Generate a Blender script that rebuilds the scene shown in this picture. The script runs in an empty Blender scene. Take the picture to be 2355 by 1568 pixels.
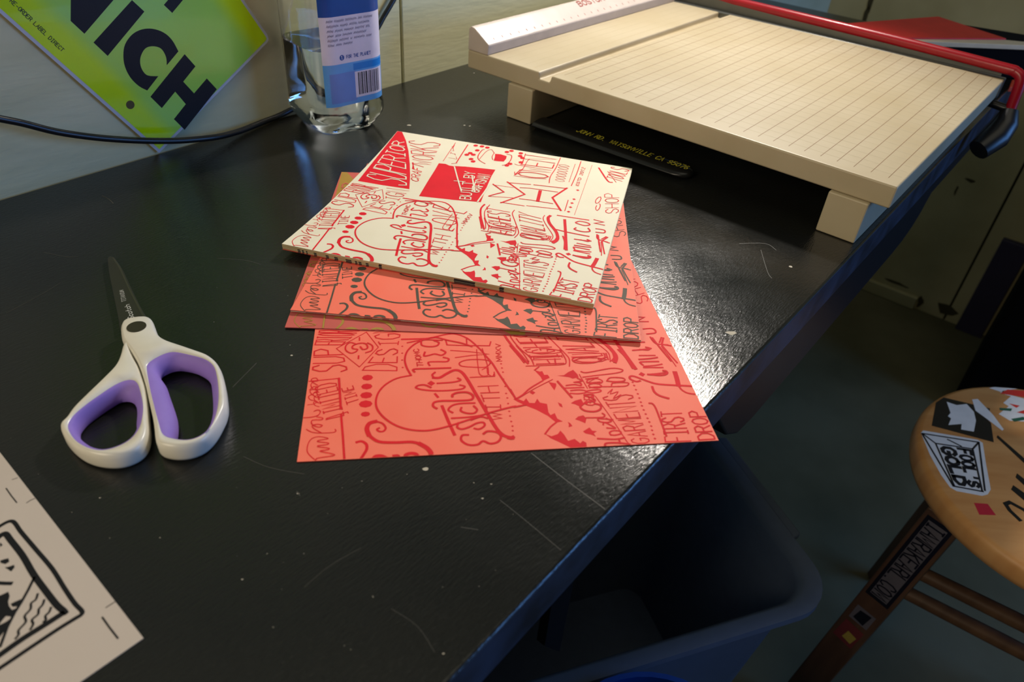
import bpy, bmesh, math, random, json
from mathutils import Vector, Matrix
random.seed(7)
MM = 0.001
sc = bpy.context.scene
# ------------------------------------------------------------------ camera
W_, H_ = 2355, 1568
F_PX, PITCH, ROLL, CAM_H = 1680.93, 0.65492, 0.078234, 261.96
cam_d = bpy.data.cameras.new('camera'); cam = bpy.data.objects.new('camera', cam_d); sc.collection.objects.link(cam); sc.camera = cam
cam_d.sensor_width = 36.0; cam_d.lens = 36.0 * F_PX / W_; cam_d.clip_start = 0.01; cam_d.clip_end = 50
fwd = Vector((0, math.cos(PITCH), -math.sin(PITCH))); up0 = Vector((0, math.sin(PITCH), math.cos(PITCH))); rt0 = Vector((1, 0, 0))
c_, s_ = math.cos(ROLL), math.sin(ROLL)
rt = c_*rt0 + s_*up0; up = -s_*rt0 + c_*up0
cam.matrix_world = Matrix(((rt.x, up.x, -fwd.x, 0), (rt.y, up.y, -fwd.y, 0), (rt.z, up.z, -fwd.z, CAM_H*MM), (0, 0, 0, 1)))
cam_d.dof.use_dof = True; cam_d.dof.focus_distance = 0.50; cam_d.dof.aperture_fstop = 11.0
# ------------------------------------------------------------------ view, world, lights
sc.view_settings.view_transform = 'Standard'; sc.view_settings.look = 'None'
sc.view_settings.gamma = 1.0; sc.view_settings.exposure = 0.0
try: sc.view_settings.use_curve_mapping = False
except Exception: pass
TH = math.radians(53.0)
A = Vector((math.cos(TH), math.sin(TH), 0)); N = Vector((math.sin(TH), -math.cos(TH), 0)); Z = Vector((0, 0, 1))
def wp(s, d, z=0.0): return (A*s + N*d + Z*z)*MM          # wall frame: s along wall, d out from it (wall at d=-577), mm -> m
def srgb(r, g, b):
    f = lambda v: ((v/255+0.055)/1.055)**2.4 if v/255 > 0.04045 else v/255/12.92
    return (f(r), f(g), f(b), 1.0)
world = bpy.data.worlds.new('world'); sc.world = world; world.use_nodes = True
world.node_tree.nodes['Background'].inputs[0].default_value = (0.62, 0.72, 0.62, 1); world.node_tree.nodes['Background'].inputs[1].default_value = 0.05
def aim(o, tgt):
    d = Vector(tgt) - o.location; o.rotation_euler = d.to_track_quat('-Z', 'Y').to_euler()
def area(name, loc, tgt, sx, sy, energy, col):
    l = bpy.data.lights.new(name, 'AREA'); l.shape = 'RECTANGLE'; l.size = sx; l.size_y = sy; l.energy = energy; l.color = col
    o = bpy.data.objects.new(name, l); sc.collection.objects.link(o); o.location = loc; aim(o, tgt); return o
def spot(name, loc, tgt, energy, col, ang, blend, rad):
    l = bpy.data.lights.new(name, 'SPOT'); l.energy = energy; l.color = col; l.spot_size = math.radians(ang); l.spot_blend = blend; l.shadow_soft_size = rad
    o = bpy.data.objects.new(name, l); sc.collection.objects.link(o); o.location = loc; aim(o, tgt); return o
spot('clamp_lamp_light', (0.27, 1.06, 0.60), (0.02, 0.58, 0.0), 30.0, (1.0, 0.93, 0.84), 100, 1.0, 0.03)
area('window_daylight', (2.1, 0.15, 0.40), (0.0, 0.35, 0.0), 1.0, 0.8, 17.0, (0.15, 0.40, 1.0))
area('room_lights', (-1.08, -0.68, 0.80), (0.2, 0.5, 0.0), 0.9, 0.7, 16.0, (1.0, 0.85, 0.63))
area('overhead_fill', (0.5, 0.1, 2.0), (0.4, 0.7, -0.3), 1.4, 1.4, 4.5, (1.0, 0.93, 0.74))  # added overhead fill, no visible source, lifts floor and right wall
# ------------------------------------------------------------------ helpers
def link(o): sc.collection.objects.link(o); return o
def tag(o, label=None, cat=None, group=None, kind=None):
    if label: o['label'] = label
    if cat: o['category'] = cat
    if group: o['group'] = group
    if kind: o['kind'] = kind
    return o
def empty(name, loc=(0, 0, 0), rz=0.0, label=None, cat=None, group=None):
    o = link(bpy.data.objects.new(name, None)); o.location = loc; o.rotation_euler = (0, 0, rz); o.empty_display_size = 0.02
    return tag(o, label, cat, group)
class MB:
    def __init__(s): s.v = []; s.f = []; s.m = []
    def face(s, pts, mi=0):
        b = len(s.v); s.v += [tuple(p) for p in pts]; s.f.append(tuple(range(b, b+len(pts)))); s.m.append(mi)
    def verts(s, pts): b = len(s.v); s.v += [tuple(p) for p in pts]; return b
    def quad(s, a, b, c, d, mi=0): s.f.append((a, b, c, d)); s.m.append(mi)
    def box(s, lo, hi, mi=0, fr=None):
        P = [(x, y, z) for x in (lo[0], hi[0]) for y in (lo[1], hi[1]) for z in (lo[2], hi[2])]
        if fr: P = [fr(*p) for p in P]
        b = s.verts(P)
        for q in ((0, 1, 3, 2), (4, 6, 7, 5), (0, 4, 5, 1), (2, 3, 7, 6), (0, 2, 6, 4), (1, 5, 7, 3)): s.quad(*[b+i for i in q], mi=mi)
    def prism(s, poly, z0, z1, mi=0, fr=None):
        n = len(poly); f = fr or (lambda x, y, z: (x, y, z))
        b = s.verts([f(x, y, z0) for x, y in poly]+[f(x, y, z1) for x, y in poly])
        s.f.append(tuple(b+i for i in reversed(range(n)))); s.m.append(mi); s.f.append(tuple(b+n+i for i in range(n))); s.m.append(mi)
        for i in range(n): j = (i+1) % n; s.quad(b+i, b+j, b+n+j, b+n+i, mi)
    def tube(s, pts, r, seg=12, mi=0, caps=True):
        pts = [Vector(p) for p in pts]; n = len(pts); rr = r if isinstance(r, (list, tuple)) else [r]*n
        prev = None; rings = []
        for i, p in enumerate(pts):
            t = (pts[min(i+1, n-1)]-pts[max(i-1, 0)]).normalized()
            if prev is None:
                a = Vector((0, 0, 1)) if abs(t.z) < .9 else Vector((1, 0, 0)); u = t.cross(a).normalized()
            else: u = (prev - t*prev.dot(t)).normalized()
            prev = u; w = t.cross(u)
            rings.append(s.verts([p + (u*math.cos(k*2*math.pi/seg)+w*math.sin(k*2*math.pi/seg))*rr[i] for k in range(seg)]))
        for i in range(n-1):
            for k in range(seg): k2 = (k+1) % seg; s.quad(rings[i]+k, rings[i]+k2, rings[i+1]+k2, rings[i+1]+k, mi)
        if caps:
            s.f.append(tuple(rings[0]+k for k in reversed(range(seg)))); s.m.append(mi); s.f.append(tuple(rings[-1]+k for k in range(seg))); s.m.append(mi)
    def build(s, name, mats, parent=None, smooth=False, bevel=0, seg=3, scale=1.0, angle=35, merge=True, fixn=True):
        me = bpy.data.meshes.new(name); me.from_pydata([tuple(c*scale for c in v) for v in s.v], [], s.f)
        if not isinstance(mats, (list, tuple)): mats = [mats]
        for m in mats: me.materials.append(m)
        for p, mi in zip(me.polygons, s.m): p.material_index = mi
        bm = bmesh.new(); bm.from_mesh(me)
        if merge: bmesh.ops.remove_doubles(bm, verts=bm.verts, dist=1e-6)
        if fixn: bmesh.ops.recalc_face_normals(bm, faces=bm.faces)
        bm.to_mesh(me); bm.free(); me.update()
        o = link(bpy.data.objects.new(name, me))
        if parent: o.parent = parent
        if bevel:
            md = o.modifiers.new('bevel', 'BEVEL'); md.width = bevel; md.segments = seg; md.limit_method = 'ANGLE'; md.angle_limit = math.radians(angle)
        if smooth or bevel:
            for p in me.polygons: p.use_smooth = True
            bm = bmesh.new(); bm.from_mesh(me)
            for e in bm.edges:
                if len(e.link_faces) == 2 and e.calc_face_angle(0) > math.radians(50 if not bevel else 60): e.smooth = bool(bevel)
            bm.to_mesh(me); bm.free()
            if bevel:
                wn = o.modifiers.new('wn', 'WEIGHTED_NORMAL'); wn.keep_sharp = True
        return o
def catmull(P, n=5, closed=False):
    if len(P) < 3 and not closed: return [tuple(p) for p in P]
    out = []; m = len(P); rng = m if closed else m-1
    for i in range(rng):
        p0 = P[(i-1) % m] if closed or i > 0 else P[0]; p1 = P[i]; p2 = P[(i+1) % m]; p3 = P[(i+2) % m] if closed or i+2 < m else P[-1]
        for k in range(n):
            t = k/n; a = []
            for d in range(len(p1)):
                a.append(0.5*((2*p1[d])+(-p0[d]+p2[d])*t+(2*p0[d]-5*p1[d]+4*p2[d]-p3[d])*t*t+(-p0[d]+3*p1[d]-3*p2[d]+p3[d])*t**3))
            out.append(tuple(a))
    if not closed: out.append(tuple(P[-1]))
    return out
def node_mat(name, col, rough=0.5, spec=0.5, metal=0.0, coat=0.0):
    m = bpy.data.materials.new(name); m.use_nodes = True; b = m.node_tree.nodes['Principled BSDF']
    b.inputs['Base Color'].default_value = col; b.inputs['Roughness'].default_value = rough; b.inputs['Specular IOR Level'].default_value = spec
    b.inputs['Metallic'].default_value = metal; b.inputs['Coat Weight'].default_value = coat
    return m, m.node_tree, b
def vary(m, nt, b, col2, scale, detail=6, lo=.35, hi=.7, bump=0.0, bscale=None, stretch=(1, 1, 1), bdist=.001, coord='Object'):
    n = nt.nodes; L = nt.links
    tc = n.new('ShaderNodeTexCoord'); mp = n.new('ShaderNodeMapping'); mp.inputs['Scale'].default_value = stretch; L.new(tc.outputs[coord], mp.inputs[0])
    no = n.new('ShaderNodeTexNoise'); no.inputs['Scale'].default_value = scale; no.inputs['Detail'].default_value = detail; L.new(mp.outputs[0], no.inputs[0])
    cr = n.new('ShaderNodeMapRange'); cr.inputs[1].default_value = lo; cr.inputs[2].default_value = hi; L.new(no.outputs[0], cr.inputs[0])
    mx = n.new('ShaderNodeMix'); mx.data_type = 'RGBA'; L.new(cr.outputs[0], mx.inputs[0]); mx.inputs[6].default_value = b.inputs['Base Color'].default_value; mx.inputs[7].default_value = col2
    L.new(mx.outputs[2], b.inputs['Base Color'])
    if bump:
        n2 = n.new('ShaderNodeTexNoise'); n2.inputs['Scale'].default_value = bscale or scale*4; n2.inputs['Detail'].default_value = 3; L.new(mp.outputs[0], n2.inputs[0])
        bp = n.new('ShaderNodeBump'); bp.inputs['Strength'].default_value = bump; bp.inputs['Distance'].default_value = bdist; L.new(n2.outputs[0], bp.inputs['Height']); L.new(bp.outputs[0], b.inputs['Normal'])
    return m
def M(name, col, rough=0.5, spec=0.5, metal=0.0, coat=0.0, var=None):
    m, nt, b = node_mat(name, col, rough, spec, metal, coat)
    k = dict(col2=tuple(c*.9 for c in col[:3])+(1,), scale=60)
    if var: k.update(var)
    return vary(m, nt, b, **k)
# ------------------------------------------------------------------ materials
m_table = M('black_table_paint', srgb(26, 27, 26), .27, .5, var=dict(col2=srgb(33, 33, 30), scale=9))
def brushed(m, rot, scale, along, dist, strength=1.0, rlo=.2, rhi=.42):
    nt = m.node_tree; n = nt.nodes; L = nt.links; b = n['Principled BSDF']
    tc = n.new('ShaderNodeTexCoord'); mp = n.new('ShaderNodeMapping'); mp.vector_type = 'TEXTURE'
    mp.inputs['Rotation'].default_value = (0, 0, rot); mp.inputs['Scale'].default_value = (along, 1, 1); L.new(tc.outputs['Object'], mp.inputs[0])
    no = n.new('ShaderNodeTexNoise'); no.inputs['Scale'].default_value = scale; no.inputs['Detail'].default_value = 4; no.inputs['Roughness'].default_value = .6; L.new(mp.outputs[0], no.inputs[0])
    bp = n.new('ShaderNodeBump'); bp.inputs['Strength'].default_value = strength; bp.inputs['Distance'].default_value = dist; L.new(no.outputs[0], bp.inputs['Height']); L.new(bp.outputs[0], b.inputs['Normal'])
    n2 = n.new('ShaderNodeTexNoise'); n2.inputs['Scale'].default_value = 22; n2.inputs['Detail'].default_value = 5; L.new(tc.outputs['Object'], n2.inputs[0])
    mr = n.new('ShaderNodeMapRange'); mr.inputs[1].default_value = .3; mr.inputs[2].default_value = .7; mr.inputs[3].default_value = rlo; mr.inputs[4].default_value = rhi; L.new(n2.outputs[0], mr.inputs[0]); L.new(mr.outputs[0], b.inputs['Roughness'])
brushed(m_table, math.radians(50), 800, 4.0, .00024, 1.0, .11, .19)
m_edge = M('table_edge_blue_lit', srgb(56, 65, 84), .38, .5, var=dict(col2=srgb(26, 28, 34), scale=30, bump=.2, bscale=120, bdist=.0008))  # black table edge; blue of the window light is mixed into its colour
m_chip = M('bare_speck', srgb(190, 182, 165), .8)
m_scr = M('scratch', srgb(62, 60, 53), .6)
m_cream = M('cream_card', srgb(236, 229, 207), .62, .3, var=dict(col2=srgb(230, 222, 198), scale=25))
m_creamedge = M('cream_card_edge', srgb(186, 168, 128), .8, .2, var=dict(col2=srgb(150, 132, 96), scale=200, stretch=(.05, .05, 3)))
m_orange = M('salmon_card', srgb(255, 126, 102), .6, .3, var=dict(col2=srgb(255, 118, 94), scale=25))
m_orangeedge = M('salmon_card_edge', srgb(170, 66, 54), .8, .2)
m_maroon = M('dusty_red_card', srgb(206, 98, 88), .6, .3)
m_maroonedge = M('dusty_red_edge', srgb(140, 62, 66), .8, .2)
m_kraft = M('kraft_card', srgb(196, 150, 84), .7, .2)
m_inkred = M('red_ink', srgb(228, 30, 46), .65, .15)
m_inkdark = M('grey_black_ink', srgb(88, 82, 70), .6, .2)
m_inkolive = M('olive_ink', srgb(176, 140, 62), .5, .3)
m_edgeink = M('black_edge_ink', srgb(48, 46, 46), .7, .2)
m_inkred2 = M('red_ink_on_salmon', srgb(230, 34, 46), .65, .15)
m_board = M('cream_painted_board', srgb(188, 174, 146), .42, .5, var=dict(col2=srgb(178, 162, 130), scale=14))
m_boardside = m_board
m_line = M('ruling_line', srgb(134, 104, 74), .6, .3)
m_line2 = M('faint_ruling', srgb(184, 170, 140), .5, .4)
m_fence = M('fence_plastic', srgb(200, 186, 176), .35, .5)
m_alu = M('steel_strip', srgb(96, 98, 96), .35, .5, .6)
m_fenceink = M('brown_red_ink', srgb(150, 70, 60), .7, .2)
m_redtube = M('red_powder_coat', srgb(158, 6, 28), .32, .4, 0, .1)
m_black = M('black_plastic', srgb(22, 22, 25), .35, .5)
m_blackmat = M('black_fabric', srgb(10, 10, 12), .9, .1)
m_redpaper = M('red_folder', srgb(205, 40, 36), .45, .4)
m_ivory = M('ivory_edge', srgb(205, 192, 165), .5, .3)
m_orangebk = M('orange_cover', srgb(215, 80, 50), .5, .3)
m_white = M('white_handle_plastic', srgb(226, 221, 208), .3, .5)
m_purple = M('purple_rubber', srgb(150, 122, 202), .62, .3, var=dict(col2=srgb(143, 115, 195), scale=80))
m_blade = M('dark_coated_blade', srgb(66, 64, 58), .4, .5, .55)
m_bladeedge = M('ground_blade_edge', srgb(96, 92, 84), .3, .5, .7)
m_print = M('white_print', srgb(195, 195, 190), .6)
m_screw = M('dark_screw', srgb(76, 68, 60), .4, .5, .6)
m_paper = M('white_paper', srgb(198, 186, 176), .7, .3, var=dict(col2=srgb(193, 181, 170), scale=12))
m_ink = M('black_ink', srgb(22, 22, 26), .5, .3)
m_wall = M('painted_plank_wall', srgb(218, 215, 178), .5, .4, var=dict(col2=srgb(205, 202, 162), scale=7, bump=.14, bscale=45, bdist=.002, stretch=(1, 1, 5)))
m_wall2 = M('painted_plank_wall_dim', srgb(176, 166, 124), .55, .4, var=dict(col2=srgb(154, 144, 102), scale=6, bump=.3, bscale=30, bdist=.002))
m_gap = M('dark_gap', srgb(30, 30, 22), .9, .1)
m_dirt = M('wall_grime', srgb(70, 64, 44), .9, .1)
m_floor = M('worn_dark_floor', srgb(108, 102, 76), .6, .3, var=dict(col2=srgb(84, 80, 56), scale=5, bump=.2, bscale=40, bdist=.002))
m_sign = None
m_cable = M('black_cable', srgb(24, 25, 28), .35, .5)
m_wood = M('birch_seat', srgb(214, 160, 100), .45, .4, var=dict(col2=srgb(196, 138, 80), scale=10, stretch=(1, 6, 1)))
m_wood2 = M('stool_leg_wood', srgb(92, 66, 46), .45, .4, var=dict(col2=srgb(70, 48, 32), scale=20, stretch=(3, 3, .4)))
m_stk_black = M('black_sticker', srgb(12, 12, 14), .4)
m_stk_white = M('white_sticker', srgb(225, 225, 222), .5)
m_stk_red = M('red_sticker', srgb(214, 50, 40), .5)
m_stk_crim = M('crimson_sticker', srgb(205, 30, 50), .5)
m_stk_green = M('green_sticker', srgb(30, 90, 66), .5)
m_stk_grey = M('grey_sticker_print', srgb(110, 108, 120), .5)
m_bin = M('blue_grey_bin', srgb(84, 96, 116), .45, .5)
m_binblue = M('blue_plastic', srgb(18, 66, 150), .35, .5)
m_pen = M('black_case_plastic', srgb(26, 26, 26), .3, .5)
m_yel = M('yellow_print', srgb(240, 226, 70), .6)
# ------------------------------------------------------------------ stroke lettering
FONT = {
'A': [[(0,0),(.5,1),(1,0)],[(.2,.38),(.8,.38)]], 'B': [[(0,0),(0,1),(.7,1),(.9,.78),(.7,.54),(0,.54)],[(.7,.54),(1,.28),(.7,0),(0,0)]],
'C': [[(.95,.8),(.7,1),(.3,1),(0,.72),(0,.28),(.3,0),(.7,0),(.95,.2)]], 'D': [[(0,0),(0,1),(.55,1),(1,.7),(1,.3),(.55,0),(0,0)]],
'E': [[(.95,1),(0,1),(0,0),(.95,0)],[(0,.52),(.75,.52)]], 'F': [[(0,0),(0,1),(.95,1)],[(0,.52),(.75,.52)]],
'G': [[(.95,.8),(.7,1),(.3,1),(0,.72),(0,.28),(.3,0),(.7,0),(.95,.2),(.95,.46),(.55,.46)]], 'H': [[(0,0),(0,1)],[(1,0),(1,1)],[(0,.5),(1,.5)]],
'I': [[(.5,0),(.5,1)],[(.2,0),(.8,0)],[(.2,1),(.8,1)]], 'J': [[(.9,1),(.9,.25),(.6,0),(.2,0),(0,.22)]],
'K': [[(0,0),(0,1)],[(.95,1),(0,.42)],[(.3,.6),(1,0)]], 'L': [[(0,1),(0,0),(.9,0)]], 'M': [[(0,0),(.05,1),(.5,.3),(.95,1),(1,0)]],
'N': [[(0,0),(0,1),(1,0),(1,1)]], 'O': [[(.5,1),(.15,.88),(0,.6),(0,.4),(.15,.12),(.5,0),(.85,.12),(1,.4),(1,.6),(.85,.88),(.5,1)]],
'P': [[(0,0),(0,1),(.7,1),(1,.76),(.7,.5),(0,.5)]], 'Q': [[(.5,1),(.1,.8),(0,.5),(.1,.2),(.5,0),(.9,.2),(1,.5),(.9,.8),(.5,1)],[(.6,.25),(1,-.05)]],
'R': [[(0,0),(0,1),(.7,1),(1,.76),(.7,.5),(0,.5)],[(.5,.5),(1,0)]], 'S': [[(.95,.82),(.7,1),(.3,1),(.03,.8),(.1,.6),(.85,.4),(1,.2),(.7,0),(.3,0),(0,.18)]],
'T': [[(.5,0),(.5,1)],[(0,1),(1,1)]], 'U': [[(0,1),(0,.25),(.25,0),(.75,0),(1,.25),(1,1)]], 'V': [[(0,1),(.5,0),(1,1)]],
'W': [[(0,1),(.25,0),(.5,.7),(.75,0),(1,1)]], 'X': [[(0,0),(1,1)],[(0,1),(1,0)]], 'Y': [[(0,1),(.5,.5),(1,1)],[(.5,.5),(.5,0)]], 'Z': [[(0,1),(1,1),(0,0),(1,0)]],
'0': [[(.5,1),(.1,.8),(0,.5),(.1,.2),(.5,0),(.9,.2),(1,.5),(.9,.8),(.5,1)]], '1': [[(.2,.8),(.5,1),(.5,0)]], '2': [[(0,.8),(.3,1),(.7,1),(1,.75),(0,0),(1,0)]],
'5': [[(.95,1),(.1,1),(.05,.58),(.6,.62),(1,.35),(.7,0),(.2,0),(0,.15)]], '6': [[(.9,.9),(.5,1),(.1,.7),(0,.3),(.4,0),(.9,.15),(.9,.45),(.5,.58),(.05,.4)]],
'7': [[(0,1),(1,1),(.4,0)]], '9': [[(.1,.1),(.5,0),(.9,.3),(1,.7),(.6,1),(.1,.85),(.1,.55),(.5,.42),(.95,.6)]],
'.': [[(.4,0),(.6,0)]], '-': [[(.15,.45),(.85,.45)]], "'": [[(.5,1),(.5,.75)]], ',': [[(.5,.05),(.35,-.15)]], '%': [[(0,0),(1,1)],[(.1,.8),(.3,.8)],[(.7,.2),(.9,.2)]],
'o': [[(.5,.62),(.1,.5),(0,.3),(.15,.05),(.5,0),(.85,.05),(1,.3),(.9,.52),(.5,.62)]], 'c': [[(.9,.5),(.5,.62),(.1,.45),(0,.25),(.2,.03),(.6,0),(.9,.12)]],
't': [[(.45,1),(.45,.15),(.6,0),(.85,.05)],[(.05,.62),(.85,.62)]], 'h': [[(0,0),(0,1)],[(0,.45),(.35,.62),(.8,.58),(.9,.4),(.9,0)]],
}
def bil(q, s, t):
    (a, b, c, d) = q                       # BL BR TR TL
    return tuple((a[i]*(1-s)+b[i]*s)*(1-t) + (d[i]*(1-s)+c[i]*s)*t for i in range(2))
def text_strokes(txt, w, quad, gap=.28):
    n = len(txt); tot = n+gap*(n-1); out = []
    for i, ch in enumerate(txt):
        for st in FONT.get(ch, []):
            out.append([w, 0, [bil(quad, (i*(1+gap)+x)/tot, y) for x, y in st]])
    return out
def ribbon(mb, pts, w, z, mi, smooth=1, fr=None, clip=None, dz=0.0):
    P = catmull(pts, 4) if smooth and len(pts) > 2 else [tuple(p) for p in pts]
    P = [p for i, p in enumerate(P) if i == 0 or (abs(p[0]-P[i-1][0])+abs(p[1]-P[i-1][1])) > 1e-4]
    if len(P) < 2: return
    Ls = []; h = w/2; f = fr or (lambda x, y, zz: (x, y, zz))
    for i, p in enumerate(P):
        a = P[max(i-1, 0)]; b = P[min(i+1, len(P)-1)]
        if 0 < i < len(P)-1:
            d1 = Vector((p[0]-a[0], p[1]-a[1])).normalized(); d2 = Vector((b[0]-p[0], b[1]-p[1])).normalized(); t = d1+d2
            if t.length < .2: t = d1
            t.normalize(); k = 1/max(.5, t.dot(d1))
        else: t = Vector((b[0]-a[0], b[1]-a[1])).normalized(); k = 1
        nx, ny = -t.y*h*k, t.x*h*k; e = (0, 0)
        if i == 0: e = (-t.x*h*.7, -t.y*h*.7)
        if i == len(P)-1: e = (t.x*h*.7, t.y*h*.7)
        q = [(p[0]+nx+e[0], p[1]+ny+e[1]), (p[0]-nx+e[0], p[1]-ny+e[1])]
        if clip: q = [(min(max(x, clip[0]), clip[2]), min(max(y, clip[1]), clip[3])) for x, y in q]
        Ls.append(q)
    b0 = mb.verts([f(x, y, z+dz*i) for i, q in enumerate(Ls) for x, y in q])
    for i in range(len(Ls)-1): mb.quad(b0+2*i, b0+2*i+1, b0+2*i+3, b0+2*i+2, mi)
def tess(poly):
    from mathutils.geometry import tessellate_polygon
    return tessellate_polygon([[Vector((x, y, 0)) for x, y in poly]])
def fill(mb, poly, z, mi, fr=None, clip=None):
    if clip: poly = [(min(max(x, clip[0]), clip[2]), min(max(y, clip[1]), clip[3])) for x, y in poly]
    f = fr or (lambda x, y, zz: (x, y, zz)); b = mb.verts([f(x, y, z) for x, y in poly])
    for t in tess(poly): mb.f.append(tuple(b+i for i in t)); mb.m.append(mi)
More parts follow.
